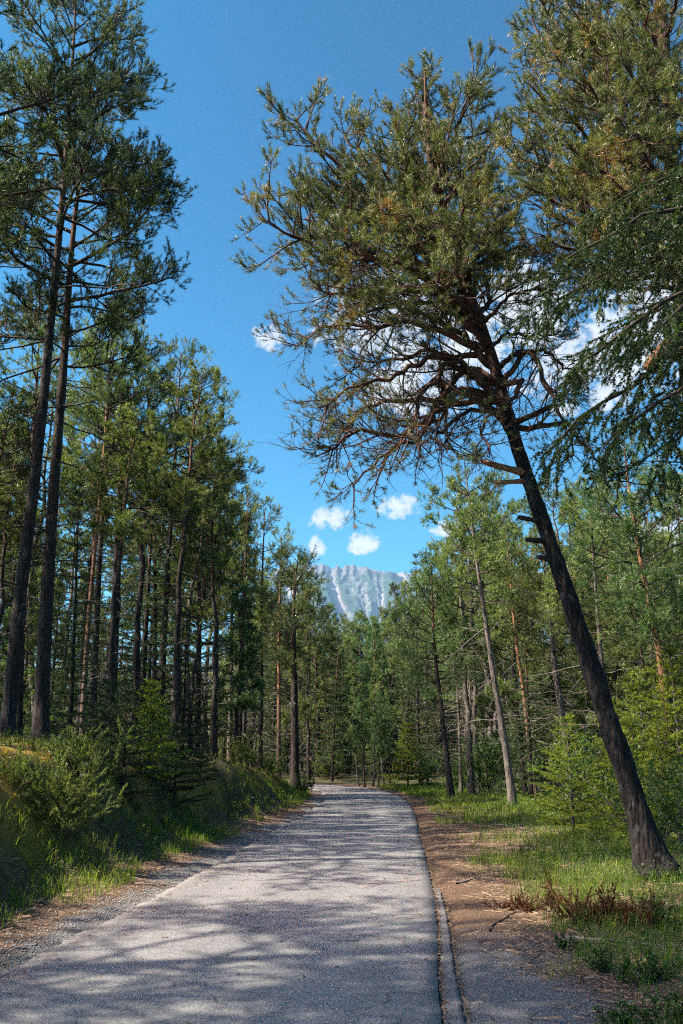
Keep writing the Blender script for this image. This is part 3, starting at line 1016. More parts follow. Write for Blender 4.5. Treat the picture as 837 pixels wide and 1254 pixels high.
# bare fine dead twigs inside the crown's underside
dt = Geo()
par = np.repeat(np.nonzero(share < .9)[0], 10)
s1 = children(prim, par, rng.uniform(.15, .95, len(par)), rng.uniform(.5, 1.3, len(par)), rng.uniform(.4, 1.3, len(par)), 7, rng, .3, -.1, .2, upend=.3)
tubes(dt, s1, np.linspace(1, .35, 7)[None] * np.full((len(s1), 1), .0085), 4, rng.uniform(0, 1, (len(s1), 1)))
par = np.repeat(np.arange(len(s1)), 5)
s2 = children(s1, par, rng.uniform(.2, .95, len(par)), rng.uniform(.5, 1.2, len(par)), rng.uniform(.15, .5, len(par)), 4, rng, .3, 0, .2)
tubes(dt, s2, np.linspace(1, .4, 4)[None] * np.full((len(s2), 1), .0045), 3, rng.uniform(0, 1, (len(s2), 1)), cap=False)
obj('dead_twigs', dt.mesh('dead_twigs', M['twig_red'], True), hero, kind='stuff')
# broken stubs on the trunk
for (row, L_, du, up_, r_, mt) in [(578, .55, -1, .06, .055, 'wood'), (588, .42, -.85, -.18, .035, 'wood'), (640, .22, -1, .08, .04, 'twig'), (664, .2, -1, -.05, .045, 'twig'), (685, .12, -1, .1, .04, 'twig'), (520, .5, .9, .25, .045, 'twig')]:
    a, fr = hero_at(row)
    d = norm(np.array([du, -.35, up_]))
    k = np.linspace(0, 1, 7)
    c = a + d * (k[:, None] * (L_ + .2)) + np.array([0, 0, 1]) * (k[:, None] ** 2 * rng.uniform(-.05, .12) * L_)
    gl = Geo()
    tubes(gl, c[None], (r_ * np.array([1.5, 1.2, 1, .95, .9, .85, .7]))[None], 9, np.full((1, 7), .3), .18, int(row))
    obj('broken_stub', gl.mesh('broken_stub', M[mt], True), hero)

# ---- pine whose trunk stands just outside, on the right -------------------------------
rng = np.random.default_rng(202)
RY = 12.6
rfoot = at(905, 1000, RY); rfoot[2] = gz(rfoot[0], RY)
rp = local_pts([(905, 1030), (885, 800), (862, 600), (842, 430), (826, 250), (818, 130), (812, 30), (806, -80), (800, -190), (796, -300)], RY, rfoot)
rp[0, 2] = 0
trunk, dg, br, cr, RP = pine(rng, 16, .5, .20, trunk_pts=rp, n_prim=0, dead=10, sides=18, rings=60, rough=.1, roughseed=4)
prim, Lp, share = [], [], []
rows = np.array([to_px(q + rfoot)[1] for q in RP])
rl = [(180, (652, 25), .4), (230, (640, 95), -.6), (260, (625, 165), .5), (300, (640, 225), -.9), (280, (690, 170), -1.6), (240, (720, 100), -1.8), (150, (700, 10), -1.0), (130, (690, -60), .8),
      (320, (672, 300), .3), (330, (700, 265), -1.5), (300, (745, 215), -2.2), (200, (760, 60), -2.3), (350, (720, 345), -.4), (260, (700, 130), 1.6), (200, (740, 20), 1.8), (310, (730, 250), 1.7),
      (120, (760, -60), -1.5), (60, (740, -130), .2), (60, (850, -100), -1.8), (0, (780, -200), 0), (200, (900, 60), -1.5), (280, (930, 180), .5), (150, (920, -20), 1.2), (240, (860, 150), -2.4), (330, (790, 290), -2.3), (350, (830, 330), -1.8), (100, (800, 0), -2.0), (270, (780, 150), -2.5), (320, (880, 260), -1.5), (210, (675, 60), -1.4),
      (160, (655, -5), -.4), (120, (668, 45), 1.0), (220, (640, 130), 1.2), (310, (640, 240), .9), (325, (655, 285), -.7), (340, (668, 335), .3), (270, (632, 190), -.2), (140, (790, 70), -1.7), (220, (800, 170), -1.5), (180, (815, 120), -2.0), (100, (770, 20), -1.2), (300, (650, 200), -.2), (180, (715, 50), -.6), (250, (670, 190), 1.8)]
for row, tip, dy in rl:
    k = int(np.abs(rows - row).argmin())
    a = RP[k]
    ya = (a + rfoot)[1]
    b = at(tip[0], tip[1], ya + dy) - rfoot
    m_ = a * .5 + b * .5 + np.array([0, 0, -.06 * np.linalg.norm(b - a)])
    cc = catmull(np.array([a, m_, b]), 12)
    x = np.linspace(0, len(cc) - 1, 16)
    cv = np.stack([np.interp(x, np.arange(len(cc)), cc[:, j]) for j in range(3)], -1)
    L_ = np.linalg.norm(b - a)
    wob = np.cumsum(rng.normal(0, .03 + .012 * L_, (16, 3)), 0); wob -= np.linspace(0, 1, 16)[:, None] * wob[-1]
    prim.append(cv + wob * .6); Lp.append(L_)
prim = np.array(prim); Lp = np.array(Lp)
tubes(br, prim, np.linspace(1, .18, 16)[None] * (.018 + .013 * Lp)[:, None], 6, np.full((len(prim), 16), .4), .06, 5)
clothe(rng, prim, Lp, None, cr, br, 1.0, 14, .34, 8, .25, 3, 20, .085, .0078, .35, .10, .2, twig_r=.0055, tuft_tone=brown2)
rpine = pine_thing('overhanging_pine', rfoot, 'big olive pine crown with rusty needle clumps, overhanging beside the leaning pine', 'tree', None, (trunk, dg, br, cr), (M['bark'], M['twig_red'], M['pine_hero'], M['twig']))
gl = Geo()
a, b = at(836, 412, RY), at(799, 447, RY - 1.2)
k = np.linspace(0, 1, 9)[:, None]
c = a * (1 - k) + b * k + np.array([0, 0, 1]) * np.sin(k * pi) * .07 - rfoot
a0 = RP[int(np.abs(rows - 395).argmin())]
c = np.vstack([a0[None], c])
tubes(gl, c[None], np.array([[.15, .12, .11, .105, .1, .1, .1, .1, .105, .11]]), 12, np.full((1, 10), .9), .1, 3)
obj('sawn_limb', gl.mesh('sawn_limb', M['bark_red'], True), rpine)

# ---- spruce beside it, long drooping branches reach into view -------------------------
rng = np.random.default_rng(303)
SY = 8.6
sx = 4.75
sfoot = np.array([sx, SY, gz(sx, SY)])
trunk, br, cr = Geo(), Geo(), Geo()
h = np.linspace(0, 1, 24)
TP = np.stack([0 * h + .1 * h, 0 * h, h * 15.0], -1); TP[0, 2] -= .2
tubes(trunk, TP[None], (.16 * (1 - h) + .015)[None], 14, h[None], .08, 8)
tips = [((668, 556), 0.2, 5.6), ((740, 548), -.7, 5.7),
        ((668, 370), .5, 7.0), ((690, 320), -.4, 7.3), ((720, 420), .9, 6.6), ((690, 470), -.2, 6.5), ((750, 290), .6, 7.6), ((790, 520), .8, 5.6),
        ((725, 270), .3, 7.9), ((780, 420), -1.0, 6.5), ((800, 330), .9, 7.2), ((812, 560), -.8, 5.6)]
prim, Lp = [], []
for (u, v), dy, zs in tips:
    b = at(u, v, SY + dy) - sfoot
    a = np.array([.05, 0, zs])
    L_ = np.linalg.norm(b - a)
    m_ = a * .5 + b * .5 + np.array([0, 0, .10 * L_])
    cc = catmull(np.array([a, m_, b, b + norm(b - m_) * .01]), 12)[:25]
    x = np.linspace(0, len(cc) - 1, 14)
    cv = np.stack([np.interp(x, np.arange(len(cc)), cc[:, j]) for j in range(3)], -1)
    wob = np.cumsum(rng.normal(0, .035, cv.shape), 0); wob -= np.linspace(0, 1, 14)[:, None] * wob[-1]
    prim.append(cv + wob); Lp.append(L_)
for k in range(12):                                  # the sides turned away from the road
    az = rng.uniform(-1.9, 1.9); zs = rng.uniform(5, 14.5)
    L_ = 2.6 * (1 - zs / 16) ** .7 * rng.uniform(.7, 1.1)
    a = np.array([.05, 0, zs]); d = np.array([cos(az), sin(az), -.15])
    t_ = np.linspace(0, 1, 14)[:, None]
    prim.append(a + d * t_ * L_ + np.array([0, 0, -.25]) * t_ * (1 - t_) * L_); Lp.append(L_)
prim = np.array(prim); Lp = np.array(Lp)
tubes(br, prim, np.linspace(1, .2, 14)[None] * (.012 + .010 * Lp)[:, None], 6, np.full((len(prim), 14), .2), .05, 2)
cnt = (Lp * 11).astype(int) + 4
par = np.repeat(np.arange(len(prim)), cnt)
side = np.concatenate([np.tile([-1., 1.], c)[:c] for c in cnt])
ff = np.concatenate([np.linspace(.22, .98, c) for c in cnt]) + rng.normal(0, .015, len(par))
sl = .66 * np.sin(np.clip(ff, .1, 1) * 2.6) ** .7 * rng.uniform(.4, 1.15, len(par)) * np.clip(Lp[par] / 2.4, .4, 1.2) + .08
sec = children(prim, par, ff, rng.uniform(.7, 1.1, len(par)), sl, 6, rng, .78, -.16, .07, side=side, sag=.38)
tubes(br, sec, np.linspace(1, .4, 6)[None] * (.003 + .004 * sl)[:, None], 3, rng.uniform(0, 1, (len(sec), 1)), cap=False)
par2 = np.repeat(np.arange(len(sec)), 5)
tl = sl[par2] * rng.uniform(.2, .5, len(par2)) + .04
ter = children(sec, par2, rng.uniform(.2, .95, len(par2)), rng.uniform(.6, 1.0, len(par2)), tl, 4, rng, .5, -.3, .07, sag=.5)
for C, ln in ((prim, Lp * .8), (sec, sl), (ter, tl)):
    k = np.maximum(2, (ln / .020).astype(int))
    pr = np.repeat(np.arange(len(C)), k)
    q, T = sample(C, pr, rng.random(len(pr)) * (.8 if C is prim else .96) + (.2 if C is prim else .04))
    needles(cr, q, T, rng, 6, .032, .0105, (.6, 1.0), .6, .03, rng.normal(.42, .16, len(C))[pr] + rng.normal(0, .1, len(pr)))
print('spruce tris', br.tris(), cr.tris())
spruce_thing('drooping_spruce', sfoot, 'dark spruce with long drooping branches hanging beside the leaning pine trunk', 'tree', None, (trunk, br, cr), (M['bark'], M['twig'], M['spruce']))

# ---- the two tall pines on the bank ---------------------------------------------------
PM = (M['bark'], M['twig'], M['pine_dark'], M['twig'])


def big_pine(seed, pix, y, r, label, name='tall_pine', **kw):
    rg = np.random.default_rng(seed)
    b = at(pix[0][0], pix[0][1], y)
    b[2] = gz(b[0], y)
    tp = local_pts(pix, y, b)
    tp[0] = 0
    args = dict(n_prim=46, reach=3.3, dead=30, sides=22, rings=80, rough=.11, nl=.11, nw=.0125, n_needles=13, tuft_n=3, sec_n=13, twig_n=7, twig_len=.30, roughseed=seed)
    args.update(kw)
    H_ = np.linalg.norm(tp[-1])
    cb = args.pop('crown_base', .5)
    return pine_thing(name, b, label, 'tree', 'tall pines on the bank', pine(rg, H_, cb, r, trunk_pts=tp, **args), PM)


big_pine(11, [(6, 930), (24, 740), (46, 560), (62, 400), (77, 240), (84, 150), (90, 60), (94, -20)], 22.0, .165,
         'tall dark pine on the mossy bank, nearest the frame edge, tilting across its twin', crown_base=.56, n_prim=44, reach=3.0, dens=1.0, dead_len=2.2)
big_pine(12, [(48, 930), (56, 760), (66, 600), (78, 450), (86, 330), (95, 240), (106, 170), (118, 110)], 23.5, .185,
         'thick straight dark pine on the mossy bank, second of the twin pines', crown_base=.53, n_prim=44, reach=3.4, dens=1.0, dead_len=2.4)

# ---- pines left of the view; the near one's crown fills the upper corner, all shade the road
rng = np.random.default_rng(404)
near_left = pine(rng, 19, .38, .2, n_prim=46, reach=3.5, dead=46, dead_len=2.4, sides=14, rings=40, nl=.11, nw=.020, n_needles=9, tuft_n=3, sec_n=11, twig_n=7, twig_len=.30)
nl_src = pine_thing('bank_pine', (-8.3, 14.5, gz(-8.3, 14.5)), 'dark pine whose crown alone shows in the sky corner above the twin pines', 'tree', None, near_left, PM)
for i, (x, y, s_, rz) in enumerate([(-11.8, 5.8, 1.05, 1.1), (-14.5, 1.0, .95, 2.6), (-13.0, 2.9, 1.12, 4.1), (-13.0, 17.0, .9, .5), (-16.5, 20.5, 1.0, 2.0), (-14.5, 24.0, .95, 5.5), (-11.8, 20.0, .8, 3.0), (-18.0, 27.0, 1.0, 1.7), (-7.6, 4.3, .95, 2.7)]):
    copy_thing(nl_src, (x, y, gz(x, y)), rz, s_, 'dark pine beside the road behind the bank, its crown shading the asphalt', 'pines that shade the road')
print('near trees', time.time() - T0)

# ---- pines of the wood: a few kinds, each then copied ----------------------------------
protos = []
for k, (H_, cb, reach, lean, shape, mat, bark, nprim) in enumerate([
        (17, .50, 2.5, (.02, 0), 'scots', 'pine', 'bark', 38), (17, .58, 2.2, (-.02, .01), 'scots', 'pine', 'bark', 32), (15, .42, 2.4, (.0, .0), 'scots', 'pine_fresh', 'bark_grey', 38),
        (13, .38, 2.0, (-.05, 0), 'scots', 'pine_fresh', 'bark_grey', 34), (11, .32, 1.7, (-.03, .02), 'cone', 'pine_blue', 'bark', 40), (18, .62, 2.3, (.03, -.01), 'scots', 'pine_dark', 'bark', 32),
        (14, .22, 2.2, (0, 0), 'cone', 'pine_fresh', 'bark', 46)]):
    rg = np.random.default_rng(500 + k)
    prt = pine(rg, H_, cb, .10 + H_ * .0035, n_prim=int(nprim * .85), dens=.8, fine=False, dead_len=1.4, reach=reach, dead=18, lean=lean, shape=shape, sides=9, rings=24, nl=.145, nw=.023, n_needles=9, tuft_n=3, sec_n=8, twig_n=7, twig_len=.32, wobble=.35)
    protos.append(dict(H=H_, parts=[prt[0].mesh('trunk', M[bark], True), prt[2].mesh('branches', M['twig'], True), prt[1].mesh('dead_twigs', M['twig_grey'], True), prt[3].mesh('crown', M[mat])]))
print('protos', time.time() - T0)
for k in range(2):                                   # tall spruces deep in the wood
    rg = np.random.default_rng(560 + k)
    t_, b_, c_ = spruce(rg, 13 + 2 * k, 2.3, .14, n_whorl=24, per=6, nl=.10, nw=.026, droop=.5, base=.10, n_needles=5, sec_n=6)
    protos.append(dict(H=13 + 2 * k, parts=[t_.mesh('trunk', M['bark'], True), b_.mesh('branches', M['twig'], True), None, c_.mesh('crown', M['spruce'])]))


def wood_pine(k, x, y, H_, rz, label, group, name='pine_tree', girth=1.0, tilt=(0, 0), bark=None):
    pr = protos[k]
    root = thing(name, (x, y, gz(x, y) - .05), label, 'tree', group, rz)
    s_ = H_ / pr['H']
    root.scale = (s_ * girth, s_ * girth, s_)
    root.rotation_euler = (tilt[0], tilt[1], rz)
    for nm, me in zip(('trunk', 'branches', 'dead_twigs', 'crown'), pr['parts']):
        if me is None:
            continue
        o = obj(nm, me, root)
        if nm in ('branches', 'dead_twigs'):
            o['kind'] = 'stuff'
    return root


def seen_pine(seed, pix, y, r, label, group, crown_base, mat, bark, name='pine_tree', **kw):
    """A pine that can be picked out: its own trunk course as seen from the road."""
    rg = np.random.default_rng(seed)
    b = at(pix[0][0], pix[0][1], y)
    b[2] = gz(b[0], y) - .03
    tp = local_pts(pix, y, b)
    tp[0] = 0
    args = dict(fine=False, n_prim=28, reach=2.2, dens=.72, dead=30, dead_len=1.5, sides=12, rings=40, rough=.07, nl=.135 + .0008 * max(y - 35, 0), nw=.018 + .0003 * max(y - 35, 0), n_needles=8, tuft_n=3 if y < 41 else 2, sec_n=8, twig_n=7, twig_len=.32, roughseed=seed)
    args.update(kw)
    return pine_thing(name, b, label, 'tree', group, pine(rg, np.linalg.norm(tp[-1]), crown_base, r, trunk_pts=tp, **args), (M[bark], M['twig'], M[mat], M['twig_grey']))


GL = 'straight pines on top of the bank'
seen_pine(21, [(22, 920), (26, 800), (34, 640), (42, 520), (50, 380)], 30, .12, 'thin pale edged pine trunk between the twin pines on the bank', GL, .6, 'pine', 'bark')
seen_pine(22, [(101, 905), (106, 800), (115, 690), (126, 575), (133, 470), (138, 400)], 33, .10, 'thin reddish pine leaning slightly, first after the twin pines', GL, .6, 'pine_fresh', 'bark_red')
seen_pine(23, [(113, 905), (117, 800), (122, 690), (130, 575), (138, 450), (143, 390)], 34.5, .14, 'dark pine trunk right behind the thin reddish one', GL, .62, 'pine_fresh', 'bark')
seen_pine(24, [(138, 900), (140, 800), (143, 690), (148, 570), (150, 450), (152, 380)], 35, .17, 'stout straight dark pine trunk standing behind the young spruce on the bank', GL, .56, 'pine', 'bark', reach=2.6)
seen_pine(25, [(189, 900), (190, 780), (190, 680), (191, 600), (193, 520)], 42, .13, 'dark pine trunk rising behind the bright tip of the young spruce', GL, .5, 'pine', 'bark')
seen_pine(26, [(196, 905), (200, 800), (206, 690), (213, 590), (217, 520), (222, 430)], 40, .17, 'tall pine with crooked dark trunk and spreading crown over the bank', GL, .55, 'pine_dark', 'bark', reach=2.9, n_prim=32)
seen_pine(27, [(212, 905), (217, 780), (222, 690), (229, 600), (235, 530), (240, 440)], 43, .15, 'tall grey trunked pine next to the crooked one on the bank', GL, .5, 'pine', 'bark_grey', reach=3.0, n_prim=30)
seen_pine(28, [(264, 920), (265, 820), (268, 700), (270, 600), (270, 520)], 50, .15, 'pine with dark bare trunk halfway along the bank', GL, .5, 'pine', 'bark')
seen_pine(29, [(281, 930), (284, 820), (284, 720), (284, 640), (286, 580)], 52, .14, 'slim pine trunk with grey dead twigs beside the forked looking pair', GL, .48, 'pine_fresh', 'bark_grey')
seen_pine(30, [(292, 930), (295, 840), (298, 760), (301, 690), (303, 640), (305, 600)], 50, .17, 'light green crowned pine with straight trunk, on the bank before the bend', GL, .42, 'pine_fresh', 'bark', reach=2.4, n_prim=30)
seen_pine(31, [(319, 930), (320, 840), (321, 760), (322, 690), (325, 620)], 54, .16, 'pine with wide light green crown, next trunk before the thick roadside pine', GL, .4, 'pine_fresh', 'bark', reach=2.5, n_prim=30)
seen_pine(32, [(342, 935), (342, 850), (342, 780), (344, 700), (345, 650)], 57, .14, 'narrow pine trunk just left of the thick roadside pine at the bend', GL, .45, 'pine', 'bark_red')
seen_pine(33, [(362, 950), (361, 850), (360, 780), (361, 720), (366, 680)], 49, .24, 'thick dark pine at the roadside on the inside of the bend', GL, .45, 'pine_dark', 'bark', reach=2.4, n_prim=32)
seen_pine(34, [(390, 950), (389, 860), (386, 790), (384, 720)], 80, .2, 'dark dense pine straight behind the bend of the road', GL, .2, 'pine_dark', 'bark', reach=3.2, n_prim=44)

GR = 'pines along the grassy shoulder'
seen_pine(41, [(553, 978), (548, 930), (540, 860), (533, 800), (530, 740), (529, 690)], 42, .14, 'small bluish green pine with dense crown and dark bare trunk by the road', GR, .42, 'pine_blue', 'bark', reach=1.9, n_prim=44, dead=24)
seen_pine(42, [(629, 992), (617, 900), (605, 830), (592, 740), (583, 680), (576, 620), (568, 560)], 35, .135, 'slender grey pine leaning over the grass edge, with thin open crown', GR, .55, 'pine_fresh', 'bark_grey', reach=2.0, n_prim=28, dead=30)
seen_pine(43, [(656, 982), (650, 920), (642, 850), (633, 790), (626, 720), (620, 650)], 40, .12, 'slim orange barked pine just behind the slender grey one', GR, .45, 'pine_fresh', 'bark_red', reach=1.9, dead=24)
seen_pine(44, [(700, 985), (696, 930), (688, 870), (680, 820), (672, 740), (664, 660)], 37, .17, 'grey lichen barked pine with curling dead twigs behind the bright young spruce', GR, .5, 'pine', 'bark_grey', reach=2.0, dead=60)
seen_pine(45, [(752, 990), (748, 930), (742, 870), (736, 800), (728, 700), (722, 600)], 31, .10, 'thin pine trunk half hidden behind the leaning pine', GR, .5, 'pine_fresh', 'bark_grey', reach=2.0, dead=30)
seen_pine(46, [(822, 900), (812, 830), (798, 750), (784, 680), (772, 610), (764, 540)], 25, .13, 'leaning pine with flaky orange bark, beyond the big dark leaning pine', GR, .42, 'pine_blue', 'bark_red', reach=2.0, n_prim=36, dead=24)
seen_pine(47, [(565, 975), (563, 900), (560, 840), (556, 780)], 47, .08, 'thin grey dead pole next to the small bluish pine', GR, .9, 'pine', 'bark_grey', reach=.6, n_prim=4, dead=60)
seen_pine(48, [(579, 975), (578, 900), (576, 850), (574, 800)], 50, .08, 'second thin grey pole of the clump behind the small bluish pine', GR, .9, 'pine', 'bark_grey', reach=.6, n_prim=4, dead=60)
print('seen pines', time.time() - T0)

# far and filling trees: heights follow the outline of the wood against the sky
rng = np.random.default_rng(606)
out_u = [-400, 0, 120, 200, 245, 300, 345, 372, 384, 400, 440, 478, 486, 505, 540, 600, 700, 800, 900, 1300]
out_v = [420, 420, 440, 440, 450, 560, 625, 680, 725, 742, 742, 730, 690, 665, 610, 585, 590, 560, 540, 480]
placed = [(at(362, 950, 49)[0], 49), (at(553, 978, 42)[0], 42)]
n_fill = 0


def too_near(x, y, r):
    return any((x - a) ** 2 + (y - b) ** 2 < r * r for a, b in placed)


tries = 0
labels = {
    'L': ('slender pine deep in the wood behind the bank', 'pines deep in the wood behind the bank'),
    'R': ('green pine in the thicket beyond the grassy shoulder', 'pines in the thicket beyond the shoulder'),
    'F': ('pine in the dark wall of wood behind the bend of the road', 'trees behind the bend of the road')}
want = {'L': 70, 'R': 60, 'F': 56}
have = {'L': 0, 'R': 0, 'F': 0}
while tries < 6000 and any(have[k] < want[k] for k in want):
    tries += 1
    zone = ('L', 'R', 'F')[tries % 3]
    if have[zone] >= want[zone]:
        continue
    if zone == 'L':
        y = rng.uniform(27, 92); x = rng.uniform(-.50 * y - 4, -.03 * y - 1)
    elif zone == 'R':
        y = rng.uniform(24, 84); x = rng.uniform(.115 * y, .48 * y + 4)
    else:
        y = rng.uniform(72, 120); x = rng.uniform(-.10 * y, .16 * y)
    s, ry = lateral([x], [y])
    if abs(s[0]) < 4.2 or (s[0] < 0 and s[0] > -5.5 and y < 60):
        continue
    if zone == 'R' and y < 34 and x < 9:
        continue
    if too_near(x, y, 2.1 if zone != 'F' else 2.8):
        continue
    u, _ = to_px(np.array([x, y, 2.0]))
    vt = np.interp(u, out_u, out_v) + (rng.uniform(0, 30) if zone == 'F' else rng.uniform(0, 70) * (1 if rng.random() < .6 else 2.2))
    u2, _v2 = to_px(at(u, vt, y))
    top = at(u, vt, y)[2] - gz(x, y)
    if top < 5.5:
        continue
    top = min(top, rng.uniform(15, 20))
    if zone == 'L':
        k = rng.choice([0, 1, 5, 2, 0, 7, 8], p=[.2, .22, .2, .1, .1, .09, .09])
    elif zone == 'R':
        k = rng.choice([2, 3, 4, 6, 0, 7], p=[.33, .31, .08, .18, .06, .04])
    else:
        k = rng.choice([6, 0, 4, 7, 8, 2], p=[.3, .15, .2, .1, .1, .15])
    lab, grp = labels[zone]
    look = {0: 'broad crowned', 1: 'thin', 2: 'light green', 3: 'slim light green', 4: 'bluish', 5: 'high crowned dark', 6: 'bushy full crowned', 7: 'slim', 8: 'big'}[int(k)]
    kind_ = 'spruce' if k >= 7 else 'pine'
    if zone == 'L':
        place = 'far behind the twin pines' if u < 90 else 'behind the thin reddish pine on the bank' if u < 160 else 'behind the crooked trunked pine on the bank' if u < 250 else 'behind the light green crowned pine on the bank'
    elif zone == 'R':
        place = 'behind the small bluish pine by the road' if u < 560 else 'behind the slender grey pine' if u < 650 else 'behind the leaning pine' if u < 760 else 'beyond the orange barked leaning pine'
    else:
        place = 'behind the bend of the road, ' + ('inner side' if u < 400 else 'below the mountain' if u < 485 else 'outer side')
    lab = look + ' ' + kind_ + ' in the wood ' + place
    wood_pine(int(k), x, y, top, rng.uniform(0, 6.28), lab, grp,
              'spruce_tree' if k >= 7 else 'pine_tree', girth=rng.uniform(.9, 1.15), tilt=(rng.normal(0, .02), rng.normal(0, .03)))
    placed.append((x, y))
    have[zone] += 1
print('fill', have, time.time() - T0)
# low dense spruces and pines that close the wood between the trunks
rngl = np.random.default_rng(616)
low = 0
while low < 70:
    y = rngl.uniform(36, 100)
    side_ = -1 if low % 5 < 3 else 1
    x = rngl.uniform(-.46 * y - 3, -.06 * y - 2) if side_ < 0 else rngl.uniform(.15 * y, .44 * y + 3)
    if abs(lateral([x], [y])[0][0]) < 5.5 or too_near(x, y, 1.3):
        continue
    placed.append((x, y))
    k = int(rngl.choice([7, 8, 6, 4]))
    uu_ = to_px(np.array([x, y, 2.0]))[0]
    wh = ('far behind the twin pines' if uu_ < 90 else 'behind the thin reddish pine' if uu_ < 160 else 'behind the crooked trunked pine' if uu_ < 250 else 'behind the light green crowned pine') if side_ < 0 else \
         ('behind the bluish pine' if uu_ < 560 else 'behind the slender grey pine' if uu_ < 650 else 'behind the leaning pine' if uu_ < 760 else 'beyond the orange barked leaning pine')
    wood_pine(k, x, y, rngl.uniform(3.5, 8.0), rngl.uniform(0, 6.28), {7: 'low slim spruce', 8: 'low dense spruce', 6: 'low bushy pine', 4: 'low bluish pine'}[k] + ' in the undergrowth ' + wh,
              'young conifers under the pines ' + ('behind the bank' if side_ < 0 else 'beyond the shoulder'), 'young_conifer', girth=rngl.uniform(1.0, 1.4))
    low += 1
low = 0
while low < 30:                                      # thick young growth round the bend
    y = rngl.uniform(66, 98)
    x = rngl.uniform(-.10 * y, .15 * y)
    sb = lateral([x], [y])[0][0]
    if abs(sb) < 4.0 or too_near(x, y, 1.1):
        continue
    placed.append((x, y))
    uu_ = to_px(np.array([x, y, 2.0]))[0]
    k = int(rngl.choice([7, 8, 6]))
    wood_pine(k, x, y, rngl.uniform(3.0, 6.5), rngl.uniform(0, 6.28), {7: 'low slim spruce', 8: 'low dense spruce', 6: 'low bushy pine'}[k] + ' crowding the verge at the bend, ' + ('inner side' if uu_ < 400 else 'below the mountain' if uu_ < 485 else 'outer side'),
              'young conifers round the bend', 'young_conifer', girth=rngl.uniform(1.1, 1.6))
    low += 1
# the wood goes on behind: one mass seen only between the nearer trunks
fw_t, fw_c = Geo(), Geo()
nfw = 560
fy = rngl.uniform(98, 190, nfw); fx = rngl.uniform(-.62, .62, nfw) * fy - rngl.uniform(0, 30, nfw) * (rngl.random(nfw) < .5)
okf = np.abs(lateral(fx, fy)[0]) > 5
fx, fy = fx[okf], fy[okf]
fh = rngl.uniform(10, 17, len(fx))
fzb = ground(fx, fy)
hh_ = np.linspace(0, 1, 4)
tubes(fw_t, np.stack([np.repeat(fx[:, None], 4, 1), np.repeat(fy[:, None], 4, 1), fzb[:, None] + fh[:, None] * hh_[None] - .2], -1), (.15 * (1 - hh_) + .02)[None] * np.ones((len(fx), 1)), 5, np.zeros((len(fx), 1)))
kf = 130
pf = np.repeat(np.arange(len(fx)), kf)
rf = rngl.random(len(pf)) ** .8
rad_ = 2.6 * (1 - rf) ** .7 + .2
azf = rngl.uniform(0, 2 * pi, len(pf)); rr_ = rad_ * np.sqrt(rngl.random(len(pf)))
cf = np.stack([fx[pf] + np.cos(azf) * rr_, fy[pf] + np.sin(azf) * rr_, fzb[pf] + .6 + rf * (fh[pf] - .6)], -1)
df = norm(np.stack([np.cos(azf), np.sin(azf), rngl.normal(0, .4, len(pf))], -1))
needles(fw_c, cf, df, rngl, 3, .72, .24, (.4, 1), .5, .0, np.repeat(rngl.normal(.4, .15, len(fx)), kf))
fwo = obj('far_wood', fw_c.mesh('far_wood', M['pine']), None, kind='stuff')
obj('trunks', fw_t.mesh('trunks', M['bark'], True), fwo, kind='stuff')
# the clump of thin young pines on the outside of the bend
for i, (u, y, vt) in enumerate([(440, 63, 845), (447, 60, 838), (456, 62, 820), (463, 59, 850), (470, 64, 832), (478, 61, 860)]):
    p = at(u, 940, y)
    top = at(u, vt, y)[2]
    wood_pine(4 if i % 2 else 3, p[0], y, top, i * 1.3, 'thin young pine in the clump on the outside of the bend', 'clump of young pines at the bend', 'young_pine', girth=.85)

# ---- young spruces and bushes ---------------------------------------------------------
rng = np.random.default_rng(707)
ys = spruce(rng, 2.0, .85, .03, n_whorl=11, per=6, nl=.04, nw=.010, droop=.1, base=.05, n_needles=6, sec_n=9, rise=.28)
p = on_ground(185, 1000)
ysx = at(182, 930, 19.5)
spr = spruce_thing('young_spruce', (ysx[0], 19.5, gz(ysx[0], 19.5) - .05), 'young spruce with bright lime green tips on the bank edge, below the straight pines', 'tree', 'young spruces', ys, (M['bark'], M['twig'], M['spruce_young']))
spr.scale = (1, 1, 1.0)
ys2 = spruce(rng, 1.9, .95, .03, n_whorl=10, per=6, nl=.04, nw=.010, droop=.15, base=.04, n_needles=6, sec_n=9, rise=.2)
q = at(150, 960, 17.5)
sp2 = spruce_thing('young_spruce', (q[0], 17.5, gz(q[0], 17.5) - .05), 'dark broad young spruce in bank shade, before the lime tipped one', 'tree', 'young spruces', ys2, (M['bark'], M['twig'], M['spruce']))
for (u, v, y, s_, lab) in [(215, 950, 20.5, .85, 'small dark spruce behind the lime tipped one on the bank'), (130, 900, 22.0, .9, 'dark spruce sapling at the feet of the straight pines'), (245, 960, 24.0, .6, 'low spruce sapling on the shaded bank slope near the bend')]:
    q = at(u, v, y)
    copy_thing(sp2, (q[0], y, gz(q[0], y) - .05), rng.uniform(0, 6), s_, lab, 'young spruces')
ys3 = spruce(rng, 2.6, 1.15, .035, n_whorl=12, per=6, nl=.045, nw=.011, droop=.12, base=.04, n_needles=6, sec_n=9, rise=.22)
q = at(702, 1010, 20.5)
sp3 = spruce_thing('young_spruce', (q[0], 20.5, gz(q[0], 20.5) - .05), 'sunlit yellow green young spruce beside the leaning pine trunk', 'tree', 'young spruces', ys3, (M['bark_grey'], M['twig'], M['spruce_young']))
